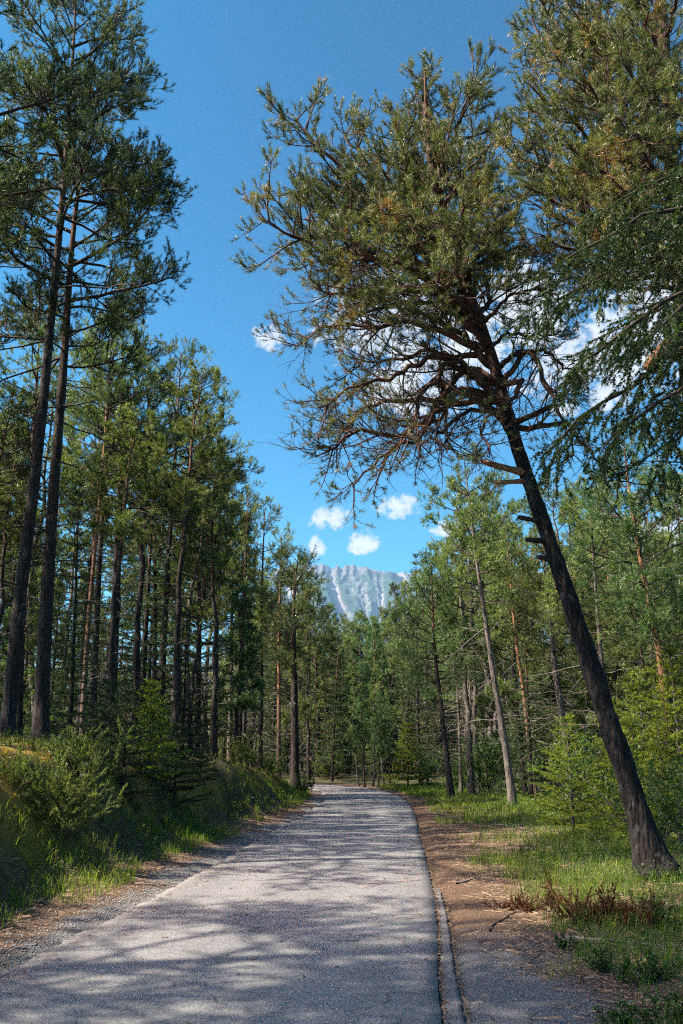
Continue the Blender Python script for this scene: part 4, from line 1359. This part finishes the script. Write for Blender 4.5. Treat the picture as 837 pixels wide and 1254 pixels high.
for (u, v, y, s_, lab) in [(765, 990, 22.0, 1.15, 'young spruce directly behind the leaning trunk'), (815, 990, 19, .9, 'young spruce at the foot of the orange barked pine'), (835, 960, 24, 1.7, 'taller green spruce sapling beyond the leaning pine'), (795, 980, 28, 1.6, 'spruce sapling between the leaning pine and the orange barked pine'), (500, 965, 58, 1.5, 'small pale spruce at the outer road edge near the bend')]:
    q = at(u, v, y)
    copy_thing(sp3, (q[0], y, gz(q[0], y) - .05), rng.uniform(0, 6), s_, lab, 'young spruces')


def bush(rg, h, spread_, n_stem=12, n_leaf=26, leaf=.05, kind='leaf', el_rng=(.7, 1.45)):
    st, fo = Geo(), Geo()
    az = rg.uniform(0, 2 * pi, n_stem)
    el = rg.uniform(el_rng[0], el_rng[1], n_stem)
    d = np.stack([np.cos(az) * np.cos(el), np.sin(az) * np.cos(el), np.sin(el)], -1)
    L = h * rg.uniform(.6, 1.1, n_stem)
    base = np.stack([rg.normal(0, spread_ * .25, n_stem), rg.normal(0, spread_ * .25, n_stem), np.full(n_stem, -.06)], -1)
    C = curve_from(base, d, L, 8, rg, .12, .05)
    tubes(st, C, np.linspace(1, .3, 8)[None] * (.003 + .006 * L)[:, None], 4, rg.uniform(0, 1, (n_stem, 1)))
    par = np.repeat(np.arange(n_stem), 9)
    S = children(C, par, rg.uniform(.2, 1, len(par)), rg.uniform(.4, 1.1, len(par)), L[par] * rg.uniform(.15, .4, len(par)), 4, rg, .4, .15, .15)
    tubes(st, S, np.linspace(1, .4, 4)[None] * np.full((len(S), 1), .0035), 3, rg.uniform(0, 1, (len(S), 1)), cap=False)
    if kind == 'leaf':
        pr = np.repeat(np.arange(len(S)), n_leaf // 2)
        q_, T = sample(S, pr, rg.random(len(pr)) * .85 + .15)
        dd = norm(T * .5 + perp(T, rg) + np.array([0, 0, .15]))
        sd = norm(np.cross(dd, rg.normal(0, .5, dd.shape) + np.array([0, 0, 1.])))
        ln = leaf * rg.uniform(.6, 1.3, (len(pr), 1))
        nrm_ = np.cross(dd, sd)
        V = np.stack([q_, q_ + dd * ln * .5 + sd * ln * .32 + nrm_ * ln * .08, q_ + dd * ln - nrm_ * ln * .1, q_ + dd * ln * .5 - sd * ln * .32 + nrm_ * ln * .08], 1)
        F = np.arange(len(pr) * 4).reshape(-1, 4)
        fo.add(V.reshape(-1, 3), F, np.repeat(rg.normal(.4, .2, len(S))[pr] + rg.normal(0, .12, len(pr)), 4))
    else:
        for CC, k_ in ((C, n_leaf * 2), (S, n_leaf)):
            pr = np.repeat(np.arange(len(CC)), k_)
            q_, T = sample(CC, pr, rg.random(len(pr)) * .85 + .15)
            needles(fo, q_, T, rg, 3, leaf, leaf * .22, (.4, .95), .6, .1, rg.normal(.45, .18, len(CC))[pr] + rg.normal(0, .1, len(pr)))
    return st, fo


def bush_thing(name, loc, label, cat, group, parts, mats, rz=0.0, s_=1.0):
    root = thing(name, loc, label, cat, group, rz)
    root.scale = (s_,) * 3
    obj('stems', parts[0].mesh('stems', mats[0], True), root, kind='stuff')
    obj('foliage', parts[1].mesh('foliage', mats[1]), root)
    return root


jn = bush(rng, 1.1, .9, 22, 30, .05, 'needle')
q = at(75, 1000, 13.6)
jun = bush_thing('juniper_bush', (q[0], 13.6, gz(q[0], 13.6)), 'sunlit pale green juniper bush on the mossy bank below the twin pines', 'bush', 'juniper bushes on the bank', jn, (M['twig'], M['juniper']))
for (u, v, y, s_, lab) in [(14, 1030, 13.0, .42, 'low juniper bush at the picture edge on the sunny bank'), (105, 965, 15.5, .85, 'juniper bush between the sunlit one and the dark young spruces'), (300, 950, 33, .9, 'pale feathery bush on top of the bank near the bend'), (330, 955, 38, .8, 'small bush at the bank top by the thick roadside pine'), (372, 962, 46, .8, 'low bush on the end of the bank at the bend'), (400, 945, 78, 2.0, 'pale grey green bush on the verge behind the bend')]:
    q = at(u, v, y)
    copy_thing(jun, (q[0], y, gz(q[0], y)), rng.uniform(0, 6), s_, lab, 'juniper bushes on the bank')
lb = bush(rng, 2.2, 1.2, 20, 44, .075)
q = at(590, 960, 45)
lbs = bush_thing('leafy_shrub', (q[0], 45, gz(q[0], 45)), 'bright leafy shrub between the bluish pine and the slender grey pine', 'bush', 'leafy shrubs under the pines', lb, (M['twig_grey'], M['leaf']), 0, 1.35)
for (u, v, y, s_, lab) in [(612, 965, 44, 1.2, 'leafy shrub right behind the slender grey pine'), (640, 960, 46, 1.5, 'tall leafy shrub behind the orange barked slim pine'), (668, 965, 44, 1.2, 'leafy shrub between the slim orange pine and the grey lichen one'), (720, 985, 30, 1.0, 'leafy shrub hidden behind the sunlit young spruce'),
                           (780, 985, 24, 1.1, 'dark leafy shrub behind the leaning trunk'), (830, 1010, 17.5, .8, 'leafy shrub at the picture edge behind the foot of the leaning pine'), (570, 965, 52, 1.2, 'leafy shrub at the foot of the thin grey poles'), (520, 960, 58, 1.1, 'leafy shrub at the outer road edge'), (810, 960, 32, 1.6, 'tall leafy shrub beyond the orange barked leaning pine'), (690, 950, 48, 1.6, 'tall leafy shrub far behind the grey lichen pine'), (740, 960, 42, 1.6, 'leafy shrub in the deep thicket behind the leaning trunk')]:
    q = at(u, v, y)
    copy_thing(lbs, (q[0], y, gz(q[0], y)), rng.uniform(0, 6), s_, lab, 'leafy shrubs under the pines')
print('bushes', time.time() - T0)
# ------------------------------------------------------------------ ground cover
rng = np.random.default_rng(808)


def scatter(n, ymin, ymax, xf, dens, pw=1.0):
    """Random points; xf(y) -> (x0, x1) range, dens(x, y, s) -> keep chance."""
    y = ymin + (ymax - ymin) * rng.random(n) ** pw
    x0, x1 = xf(y)
    x = x0 + (x1 - x0) * rng.random(n)
    z, s = ground(x, y, True, True)
    k = rng.random(n) < dens(x, y, s)
    return x[k], y[k], z[k], s[k]


def blades(geo, x, y, z, hgt, wid, tone, bend=.5):
    n = len(x)
    az = rng.uniform(0, 2 * pi, n)
    b = rng.uniform(.15, 1.0, n) * bend
    d = np.stack([np.cos(az), np.sin(az), 0 * az], -1)
    sd = np.stack([-np.sin(az), np.cos(az), 0 * az], -1)
    tw = rng.uniform(-1, 1, (n, 1))
    sd = norm(sd + d * tw)
    p0 = np.stack([x, y, z - .015], -1)
    h = hgt[:, None]
    up = np.array([0, 0, 1.])
    p1 = p0 + up * h * .55 + d * (b[:, None] * h * .22)
    p2 = p0 + up * h * (1 - .25 * b[:, None]) + d * (b[:, None] * h * .75)
    w_ = wid[:, None] * .5
    V = np.stack([p0 - sd * w_, p0 + sd * w_, p1 - sd * w_ * .8, p1 + sd * w_ * .8, p2], 1)
    i = np.arange(n)[:, None] * 5
    base = geo.n
    geo.add(V.reshape(-1, 3), i + np.array([[0, 1, 3, 2]]), np.repeat(tone, 5))
    geo.f.append((i + np.array([[2, 3, 4]])) + base)


def stuff(name, geo, mat, label=None, cat=None):
    o = obj(name, geo.mesh(name, mat), None, kind='stuff')
    if label:
        o['label'] = label
        o['category'] = cat
    return o


# grass: tufts of blades
gg = Geo()
left_rng = lambda y: (np.interp(y, ROAD[:, 1], ROAD[:, 0]) - 7.5, np.interp(y, ROAD[:, 1], ROAD[:, 0]) - 2.3)
right_rng = lambda y: (np.interp(y, ROAD[:, 1], ROAD[:, 0]) + 2.2, np.interp(y, ROAD[:, 1], ROAD[:, 0]) + 8.5)


def d_left(x, y, s):
    sl = -s
    n1_ = noise2(x, y, 1.0, 2, 91)
    n2_ = noise2(x, y, 4.0, 2, 92)
    strip = sstep(sl + n1_ * .35, 2.25, 2.6) * sstep(sl + n1_ * .4, 3.8, 3.1)
    far = sstep(y, 15, 24)
    top = sstep(sl, 4.0, 4.8) * .03
    return np.clip(strip * (.35 + .65 * sstep(n2_, -.35, .2)) * (.8 + .2 * far) + top, 0, 1)


def d_right(x, y, s):
    n1_ = noise2(x, y, .9, 2, 93)
    n2_ = noise2(x, y, 2.6, 2, 94)
    e = np.interp(y, [0, 7, 10, 14, 20, 30, 45], [2.7, 2.6, 2.5, 2.45, 2.35, 2.2, 2.05])
    a = sstep(s + n1_ * .7, e - .1, e + .55)
    b = sstep(n2_ + .25 * n1_, -.42, .02)
    near = np.where(y < 9, .8, 1.0)
    return np.clip(a * (.12 + .88 * b) * near * sstep(s, 8.3, 6.0) , 0, 1)


for (dn, rf, n0, ymin, ymax) in [(d_left, left_rng, 7500, 6, 22), (d_left, left_rng, 4200, 22, 58), (d_right, right_rng, 5600, 4.0, 18), (d_right, right_rng, 5200, 18, 60)]:
    x, y, z, s = scatter(n0, ymin, ymax, rf, dn)
    k = rng.integers(6, 12, len(x))
    rad = .05
    X_ = np.repeat(x, k) + rng.normal(0, rad, k.sum())
    Y_ = np.repeat(y, k) + rng.normal(0, rad, k.sum())
    Z_ = np.repeat(z, k)
    far = np.clip(Y_ / 14, 1, 3.2)
    tall = np.repeat(rng.uniform(.10, .30, len(x)), k) * rng.uniform(.55, 1.15, k.sum())
    tone = np.repeat(rng.normal(.38, .2, len(x)), k) + rng.normal(0, .14, k.sum())
    tone = np.where(rng.random(k.sum()) < .10, tone + .45, tone)
    blades(gg, X_, Y_, Z_, tall, .0055 * far * rng.uniform(.7, 1.4, k.sum()), np.clip(tone, 0, 1), 1.1)
stuff('grass', gg, M['grass'])
print('grass tris', gg.tris(), time.time() - T0)

# heath, bilberry and moss on the bank and the forest floor
hh, mm = Geo(), Geo()


def d_bank(x, y, s):
    sl = -s
    n1_ = noise2(x, y, 1.3, 2, 95)
    return np.clip(sstep(sl, 3.0, 3.5) * sstep(n1_, -.3, .25) * np.where(sl > 6.5, .5, np.where(sl < 4.4, .45, np.where(y < 17, .35, 1.0))), 0, 1)


def sprigs(geo, x, y, z, hgt, n, nl, nw, tone):
    k = len(x)
    d = norm(np.stack([rng.normal(0, .45, k), rng.normal(0, .45, k), np.ones(k)], -1))
    for f in (.3, .65, 1.0):
        needles(geo, np.stack([x, y, z - .02], -1) + d * (hgt * f)[:, None], d, rng, n, nl, nw, (.4, 1.0), .7, .1, tone + (f - .6) * .2)


x, y, z, s = scatter(16000, 8, 46, lambda y: (np.interp(y, ROAD[:, 1], ROAD[:, 0]) - 10, np.interp(y, ROAD[:, 1], ROAD[:, 0]) - 2.8), d_bank, 1.3)
sc_ = np.clip(y / 16, .9, 2.2)
sprigs(hh, x, y, z, rng.uniform(.04, .22, len(x)), 9, .05, .014, rng.normal(.4, .22, len(x)) + noise2(x, y, 1.6, 2, 96) * .35)
stuff('heath', hh, M['heath'])
x, y, z, s = scatter(26000, 8, 40, lambda y: (np.interp(y, ROAD[:, 1], ROAD[:, 0]) - 11, np.interp(y, ROAD[:, 1], ROAD[:, 0]) - 3.2), lambda x, y, s: sstep(noise2(x, y, 1.8, 2, 97), -.15, .25) * np.where(s < -4.0, 1, .35))
needles(mm, np.stack([x, y, z], -1), np.tile([[0, 0, 1.]], (len(x), 1)) + rng.normal(0, .3, (len(x), 3)), rng, 8, .05, .016, (.3, 1), .5, .1, np.clip(rng.normal(.5, .2, len(x)), 0, 1))
stuff('moss', mm, M['moss'])
uu = Geo()


def leaves(geo, x, y, z, n, rad, hgt, size, tone):
    k = len(x) * n
    X_ = np.repeat(x, n) + rng.normal(0, 1, k) * np.repeat(rad, n)
    Y_ = np.repeat(y, n) + rng.normal(0, 1, k) * np.repeat(rad, n)
    Z_ = np.repeat(z, n) + rng.random(k) ** .8 * np.repeat(hgt, n)
    c = np.stack([X_, Y_, Z_], -1)
    d = norm(rng.normal(size=(k, 3)) * np.array([1, 1, .5]))
    sd = norm(np.cross(d, rng.normal(0, .6, (k, 3)) + np.array([0, 0, 1.])))
    L_ = np.repeat(size, n)[:, None] * rng.uniform(.6, 1.3, (k, 1))
    V = np.stack([c - d * L_ * .5, c + sd * L_ * .3, c + d * L_ * .5, c - sd * L_ * .3], 1)
    geo.add(V.reshape(-1, 3), np.arange(k * 4).reshape(-1, 4), np.repeat(np.repeat(tone, n) + rng.normal(0, .15, k), 4))


def d_floor(x, y, s):
    return np.where((s > 4.6) | (s < -5.2), sstep(noise2(x, y, 2.2, 2, 98), -.45, .1), 0.0) * np.where(y < 12, .5, 1) * np.where((s < 0) & (y < 20), .15, 1)


x, y, z, s = scatter(9000, 10, 70, lambda y: (-.45 * y - 3, .45 * y + 3), d_floor, 1.2)
sc_ = np.clip(y / 20, 1, 3)
leaves(uu, x, y, z, 12, .14 + .05 * sc_, .12 + .16 * rng.random(len(x)) * sc_, .032 * sc_ + .01, rng.normal(.35, .2, len(x)))
x, y, z, s = scatter(2600, 4, 20, lambda y: (1.4 + 0 * y, 8.0 + 0 * y), lambda x, y, s: sstep(s + noise2(x, y, 1.2, 2, 99) * .8, 2.8, 4.2) * .9)
leaves(uu, x, y, z, 12, np.full(len(x), .10), .05 + .22 * rng.random(len(x)), np.full(len(x), .032), rng.normal(.35, .2, len(x)))
stuff('undergrowth', uu, M['leaf'])
print('cover', hh.tris(), mm.tris(), uu.tris(), time.time() - T0)

# litter: needles, twigs and bits of bark on both verges
ll = Geo()


def bits(geo, x, y, z, L_, W_, tone, lift=.004, tilt=.12):
    k = len(x)
    az = rng.uniform(0, 2 * pi, k)
    d = np.stack([np.cos(az), np.sin(az), rng.normal(0, tilt, k)], -1) * L_[:, None] * .5
    sd = np.stack([-np.sin(az), np.cos(az), 0 * az], -1) * W_[:, None] * .5
    up = np.zeros((k, 3)); up[:, 2] = W_ * .8
    c = np.stack([x, y, z + lift], -1)
    V = np.stack([c - d - sd, c + d - sd, c + d + sd, c - d + sd, c - d * .9 + up, c + d * .9 + up], 1)
    i = np.arange(k)[:, None] * 6
    geo.add(V.reshape(-1, 3), np.concatenate([i + np.array([[0, 1, 5, 4]]), i + np.array([[3, 4, 5, 2]])]), np.repeat(tone, 6))


def d_lit(x, y, s):
    e0 = np.interp(y, [0, 6, 9, 11, 20], [2.6, 2.35, 2.1, 2.0, 1.9])
    return np.clip(sstep(s + noise2(x, y, .8, 2, 71) * .5, e0, e0 + .6) * sstep(s, 5.2, 3.9) + .05 * (s > 1.8), 0, 1)


x, y, z, s = scatter(30000, 4, 24, lambda y: (np.interp(y, ROAD[:, 1], ROAD[:, 0]) + 1.7, np.interp(y, ROAD[:, 1], ROAD[:, 0]) + 5.5), d_lit, 1.2)
z = np.where(s < 3.0, np.maximum(z, np.where(y < 9.6, .014, z)), z)
bits(ll, x, y, z, rng.uniform(.02, .08, len(x)), rng.uniform(.003, .010, len(x)), rng.random(len(x)) ** 1.3)
kk = rng.random(len(x)) < .07
bits(ll, x[kk], y[kk], z[kk], rng.uniform(.08, .30, kk.sum()), rng.uniform(.006, .014, kk.sum()), rng.random(kk.sum()))
x, y, z, s = scatter(9000, 7, 30, lambda y: (np.interp(y, ROAD[:, 1], ROAD[:, 0]) - 3.2, np.interp(y, ROAD[:, 1], ROAD[:, 0]) - 2.0), lambda x, y, s: sstep(-s, 2.1, 2.4), 1.2)
bits(ll, x, y, z, rng.uniform(.03, .09, len(x)), rng.uniform(.003, .008, len(x)), rng.random(len(x)))
kk = rng.random(len(x)) < .04
bits(ll, x[kk], y[kk], z[kk], rng.uniform(.08, .25, kk.sum()), rng.uniform(.01, .03, kk.sum()), rng.random(kk.sum()))
x, y, z, s = scatter(1500, 4, 18, lambda y: (np.interp(y, ROAD[:, 1], ROAD[:, 0]) - 1.6, np.interp(y, ROAD[:, 1], ROAD[:, 0]) + 1.6), lambda x, y, s: .12 + .88 * sstep(np.abs(s), 1.0, 1.65))
bits(ll, x, y, np.full(len(x), .022), rng.uniform(.02, .07, len(x)), rng.uniform(.003, .012, len(x)), rng.random(len(x)) * .6)
# debris and soil along the two cracks
for f_, w_, n_ in ((one(HALF + .017), .008, 1500), (lambda yy: strip_out(yy) + .015, .007, 900)):
    yy = 4 + (20 if w_ > .0075 else 9) * rng.random(n_) ** 1.3
    off = f_(yy) + rng.normal(0, w_, n_)
    i_ = np.searchsorted(ROAD[:, 1], yy)
    x = ROAD[i_, 0] + RN[i_, 0] * off
    bits(ll, x, yy + RN[i_, 1] * off, np.full(n_, .008), rng.uniform(.008, .03, n_), rng.uniform(.004, .012, n_), rng.random(n_) * .22)
stuff('forest_litter', ll, plain_mat('dry_litter', (.035, .02, .013), (.27, .185, .115), 30.0, use_var=True))

# small stones on the left verge and the gravel shoulder
ss = Geo()
ico_v = np.array([(0, 0, 1), (.89, 0, .45), (.28, .85, .45), (-.72, .53, .45), (-.72, -.53, .45), (.28, -.85, .45), (0, 0, -.4)])
ico_f = np.array([(0, 1, 2), (0, 2, 3), (0, 3, 4), (0, 4, 5), (0, 5, 1), (6, 2, 1), (6, 3, 2), (6, 4, 3), (6, 5, 4), (6, 1, 5)])


def pebbles(x, y, z, r):
    k = len(x)
    V = ico_v[None] * r[:, None, None] * rng.uniform(.6, 1.3, (k, 7, 3)) * np.array([1, 1, .65])
    V = V + np.stack([x, y, z], -1)[:, None]
    ss.add(V.reshape(-1, 3), (np.arange(k)[:, None, None] * 7 + ico_f[None]).reshape(-1, 3), np.repeat(rng.random(k), 7))


x, y, z, s = scatter(5500, 6, 22, lambda y: (np.interp(y, ROAD[:, 1], ROAD[:, 0]) - 2.6, np.interp(y, ROAD[:, 1], ROAD[:, 0]) - 1.66), lambda x, y, s: sstep(-s, 2.6, 2.1), 1.5)
pebbles(x, y, z, rng.uniform(.007, .018, len(x)))
x, y, z, s = scatter(2500, 4, 10, lambda y: (np.interp(y, ROAD[:, 1], ROAD[:, 0]) + 2.1, np.interp(y, ROAD[:, 1], ROAD[:, 0]) + 3.8), lambda x, y, s: .7 + 0 * s)
pebbles(x, y, np.maximum(z, np.where(s < 3, .012, z)), rng.uniform(.004, .011, len(x)))
stuff('gravel', ss, plain_mat('small_stones', (.12, .12, .125), (.36, .35, .33), 40.0, use_var=True))


# ---- fallen branches, dead brush, a stump of rubbish: single things ---------------------
def fallen(name, a, b, r, label, cat, mat, side=6, seed=0, group=None):
    rg = np.random.default_rng(seed)
    a, b = np.array(a), np.array(b)
    L_ = np.linalg.norm(b - a)
    t_ = np.linspace(0, 1, 12)[:, None]
    C = (b - a) * t_ + np.cumsum(rg.normal(0, .012 * L_, (12, 3)), 0) * np.array([1, 1, .25])
    wx = a[None] + C
    C[:, 2] = ground(wx[:, 0], wx[:, 1]) - gz(a[0], a[1]) + r * .8
    root = thing(name, (a[0], a[1], gz(a[0], a[1])), label, cat, group)
    gl = Geo()
    tubes(gl, C[None], (r * np.linspace(1, .4, 12))[None], 7, np.full((1, 12), .5), .1, seed)
    obj('stem', gl.mesh('stem', M[mat], True), root)
    if side:
        par = np.zeros(side, int)
        S = children(C[None], par, rg.uniform(.3, .95, side), rg.uniform(.5, 1.0, side), rg.uniform(.12, .35, side) * L_, 5, rg, .7, .1, .15)
        for j in range(side):
            g2 = Geo()
            tubes(g2, S[j:j + 1], (r * .45 * np.linspace(1, .35, 5))[None], 5, np.full((1, 5), .5), .05, seed + j)
            obj('side_twig', g2.mesh('side_twig', M[mat], True), root)
    return root


G = lambda u, v: on_ground(u, v, .08)
FB = 'fallen branches on the shoulder'
fallen('fallen_branch', G(690, 1141), G(830, 1152), .020, 'long pale bare branch lying in the weeds, lower corner of the shoulder', 'branch', 'twig_grey', 3, 1, FB)
fallen('fallen_branch', G(600, 1130), G(640, 1108), .012, 'short brown stick on the needle litter before the dry brush', 'branch', 'twig', 2, 2, FB)
fallen('fallen_branch', G(600, 1004), G(640, 1018), .018, 'dead branch lying in the sunlit grass near the slender grey pine', 'branch', 'twig_grey', 4, 3, FB)
fallen('fallen_branch', G(655, 1012), G(735, 1030), .022, 'dead branch under the sunlit young spruce', 'branch', 'twig', 6, 4, FB)
fallen('fallen_branch', G(560, 1075), G(592, 1068), .014, 'small stick at the edge of the litter and the grass', 'branch', 'twig_grey', 1, 5, FB)
fallen('fallen_branch', G(690, 1060), G(760, 1045), .02, 'grey branch leaning on the foot of the leaning pine', 'branch', 'twig_grey', 3, 6, FB)

rngb = np.random.default_rng(909)
db = bush(rngb, .50, .9, 34, 26, .03, 'needle', (.05, .6))
DB = 'dry rusty brush under the leaning pine'
q = on_ground(722, 1112, .1)
dbs = bush_thing('dry_brush', (q[0], q[1], gz(q[0], q[1])), 'rusty brown dry spruce brush lying before the leaning pine', 'brush', DB, db, (M['twig'], M['dry']))
for (u, v, s_, lab) in [(640, 1101, .55, 'small rusty dry brush at the edge of the grass'), (762, 1118, .9, 'rusty dry brush right below the foot of the leaning pine'), (800, 1120, .7, 'dull dry brush at the picture edge under the leaning pine')]:
    q = on_ground(u, v, .1)
    copy_thing(dbs, (q[0], q[1], gz(q[0], q[1])), rngb.uniform(0, 6), s_, lab, DB)
wb = bush(rngb, .26, .5, 12, 20, .026)
WB = 'low weeds on the shoulder'
q = on_ground(790, 1190, .1)
wbs = bush_thing('weed', (q[0], q[1], gz(q[0], q[1])), 'low leafy weed in the lower corner beside the pale branch', 'plant', WB, wb, (M['twig'], M['leaf']))
for (u, v, s_, lab) in [(735, 1175, .8, 'leafy weed between the pale branch and the gravel'), (820, 1130, 1.2, 'taller weed at the picture edge above the pale branch'), (825, 1235, 1.0, 'weed at the bottom corner of the shoulder'), (700, 1150, .6, 'small weed below the rusty dry brush'), (770, 1235, .7, 'low weed at the bottom edge of the shoulder'), (640, 1040, .8, 'weed in the shaded grass before the leaning pine')]:
    q = on_ground(u, v, .1)
    copy_thing(wbs, (q[0], q[1], gz(q[0], q[1])), rngb.uniform(0, 6), s_, lab, WB)

# a white stone on the road edge at the bend
gs_ = Geo()
q = on_ground(461, 966, .03)
gs_.add(ico_v * np.array([.10, .10, .09]) + np.array([0, 0, .03]), ico_f)
o = obj('stone', gs_.mesh('stone', plain_mat('white_stone', (.55, .55, .54), (.75, .74, .72), 20.0)))
o.location = (q[0], q[1], .02)
o['label'] = 'small white stone on the asphalt edge at the far bend'
o['category'] = 'stone'

# ------------------------------------------------------------------ the mountain
mx = np.concatenate([np.linspace(-5200, -700, 100)[:-1], np.arange(-700, 900, 6.0), np.linspace(900, 5200, 90)])
nxm, nym = len(mx), 150
t_ = np.linspace(0, 1, nym)
MX, MT = np.meshgrid(mx, t_)
MD = 5600.0
one0 = mx * 0
ridge = 1135 + 30 * fbm(np.stack([mx / 900, one0, one0], -1), 3, 5) + 15 * fbm(np.stack([mx / 120, one0 + 3, one0], -1), 5, 6, gain=.55) + 9 * fbm(np.stack([mx / 60, one0 + 8, one0], -1), 3, 16, ridged=True) - 22 * sstep(mx, 40, 420) + 14 * np.sin(mx / 70.0) * np.sin(mx / 173.0) - 160 * np.clip((np.abs(mx) - 2500) / 2500, 0, 1) - 640 * sstep(-mx, 330, 900)
prof = sstep(MT, 0, 1) * .35 + MT ** 1.5 * .65
MZ = ridge[None] * prof
warp = fbm(np.stack([MX / 260, MT * 2.2, MX * 0 + 5], -1).reshape(-1, 3), 3, 8).reshape(MX.shape)
q = np.stack([(MX + 110 * warp + 90 * MT) / 105, MT * 1.2, MX * 0], -1).reshape(-1, 3)
gul = fbm(q, 3, 21, ridged=True).reshape(MX.shape)
rk = fbm(np.stack([MX / 46, MT * 16, MX * 0], -1).reshape(-1, 3), 4, 33, ridged=True, gain=.6).reshape(MX.shape)
env = np.sin(np.clip(MT, 0, 1) * pi) ** .8
MZ = MZ + env * gul * 55 + rk * (6 + 9 * MT ** 2) * np.clip(MT * 4, 0, 1)
MY = MD - 1800 * (1 - MT) - 260 * gul * env - 45 * rk * MT
back = np.stack([mx, np.full(nxm, MD + 1500), np.zeros(nxm)], -1)
V = np.concatenate([np.stack([MX, MY, MZ - 20], -1).reshape(-1, 3), back])
idx = np.arange((nym + 1) * nxm).reshape(nym + 1, nxm)
gmn = Geo()
gmn.add(V, np.stack([idx[:-1, :-1], idx[:-1, 1:], idx[1:, 1:], idx[1:, :-1]], -1).reshape(-1, 4), np.concatenate([(gul * .5 + .5).ravel(), np.full(nxm, .5)]))
m, t, out = new_mat('limestone_mountain')
tc_ = t.n('ShaderNodeTexCoord')
va = t.n('ShaderNodeAttribute', attribute_name='var').outputs['Fac']
sepz = t.n('ShaderNodeSeparateXYZ', {0: tc_.outputs['Object']}).outputs[2]
nz = t.n('ShaderNodeTexNoise', {'Vector': tc_.outputs['Object'], 'Scale': .045, 'Detail': 6.0, 'Roughness': .7}).outputs[0]
nf = t.n('ShaderNodeTexNoise', {'Vector': tc_.outputs['Object'], 'Scale': .010, 'Detail': 5.0}).outputs[0]
rockc = t.mix(t.smooth(nz, .38, .62), (.03, .029, .032), (.10, .096, .095))
green = t.mix(t.smooth(nz, .3, .7), (.008, .022, .012), (.026, .044, .022))
zz = t.math('ADD', sepz, t.math('MULTIPLY', t.math('SUBTRACT', nf, .5), 420))
high = t.smooth(zz, 1010, 1085)
scree = t.math('MULTIPLY', t.smooth(t.math('ADD', va, t.math('MULTIPLY', t.math('SUBTRACT', nz, .5), .5)), .60, .48), t.smooth(zz, 680, 840))
c_ = t.mix(t.math('MULTIPLY', high, .9), green, rockc)
c_ = t.mix(scree, c_, t.mix(t.smooth(nz, .4, .6), (.12, .115, .11), (.19, .185, .175)))
p = t.n('ShaderNodeBsdfPrincipled', {'Base Color': c_, 'Roughness': .95, 'Specular IOR Level': .1})
t.link(p.outputs[0], out.inputs[0])
structure('mountain', gmn.mesh('mountain', m, False))

# ------------------------------------------------------------------ haze
hz = Geo()
x0, x1, y0, y1, z0, z1 = -9800, 9800, -3600, 9800, -40, 1330
hz.add([(x0, y0, z0), (x1, y0, z0), (x1, y1, z0), (x0, y1, z0), (x0, y0, z1), (x1, y0, z1), (x1, y1, z1), (x0, y1, z1)],
       [(3, 2, 1, 0), (4, 5, 6, 7), (0, 1, 5, 4), (1, 2, 6, 5), (2, 3, 7, 6), (3, 0, 4, 7)])
m, t, out = new_mat('haze_air')
pv = t.n('ShaderNodeVolumePrincipled', {'Color': (.34, .64, 1.0, 1), 'Density': 6.0e-5, 'Anisotropy': .1})
t.link(pv.outputs[0], out.inputs['Volume'])
hzo = obj('haze', hz.mesh('haze', m), None, kind='stuff')
print('total', time.time() - T0, sum(len(o.data.polygons) for o in SC.objects if o.type == 'MESH' and o.data.users == 1))
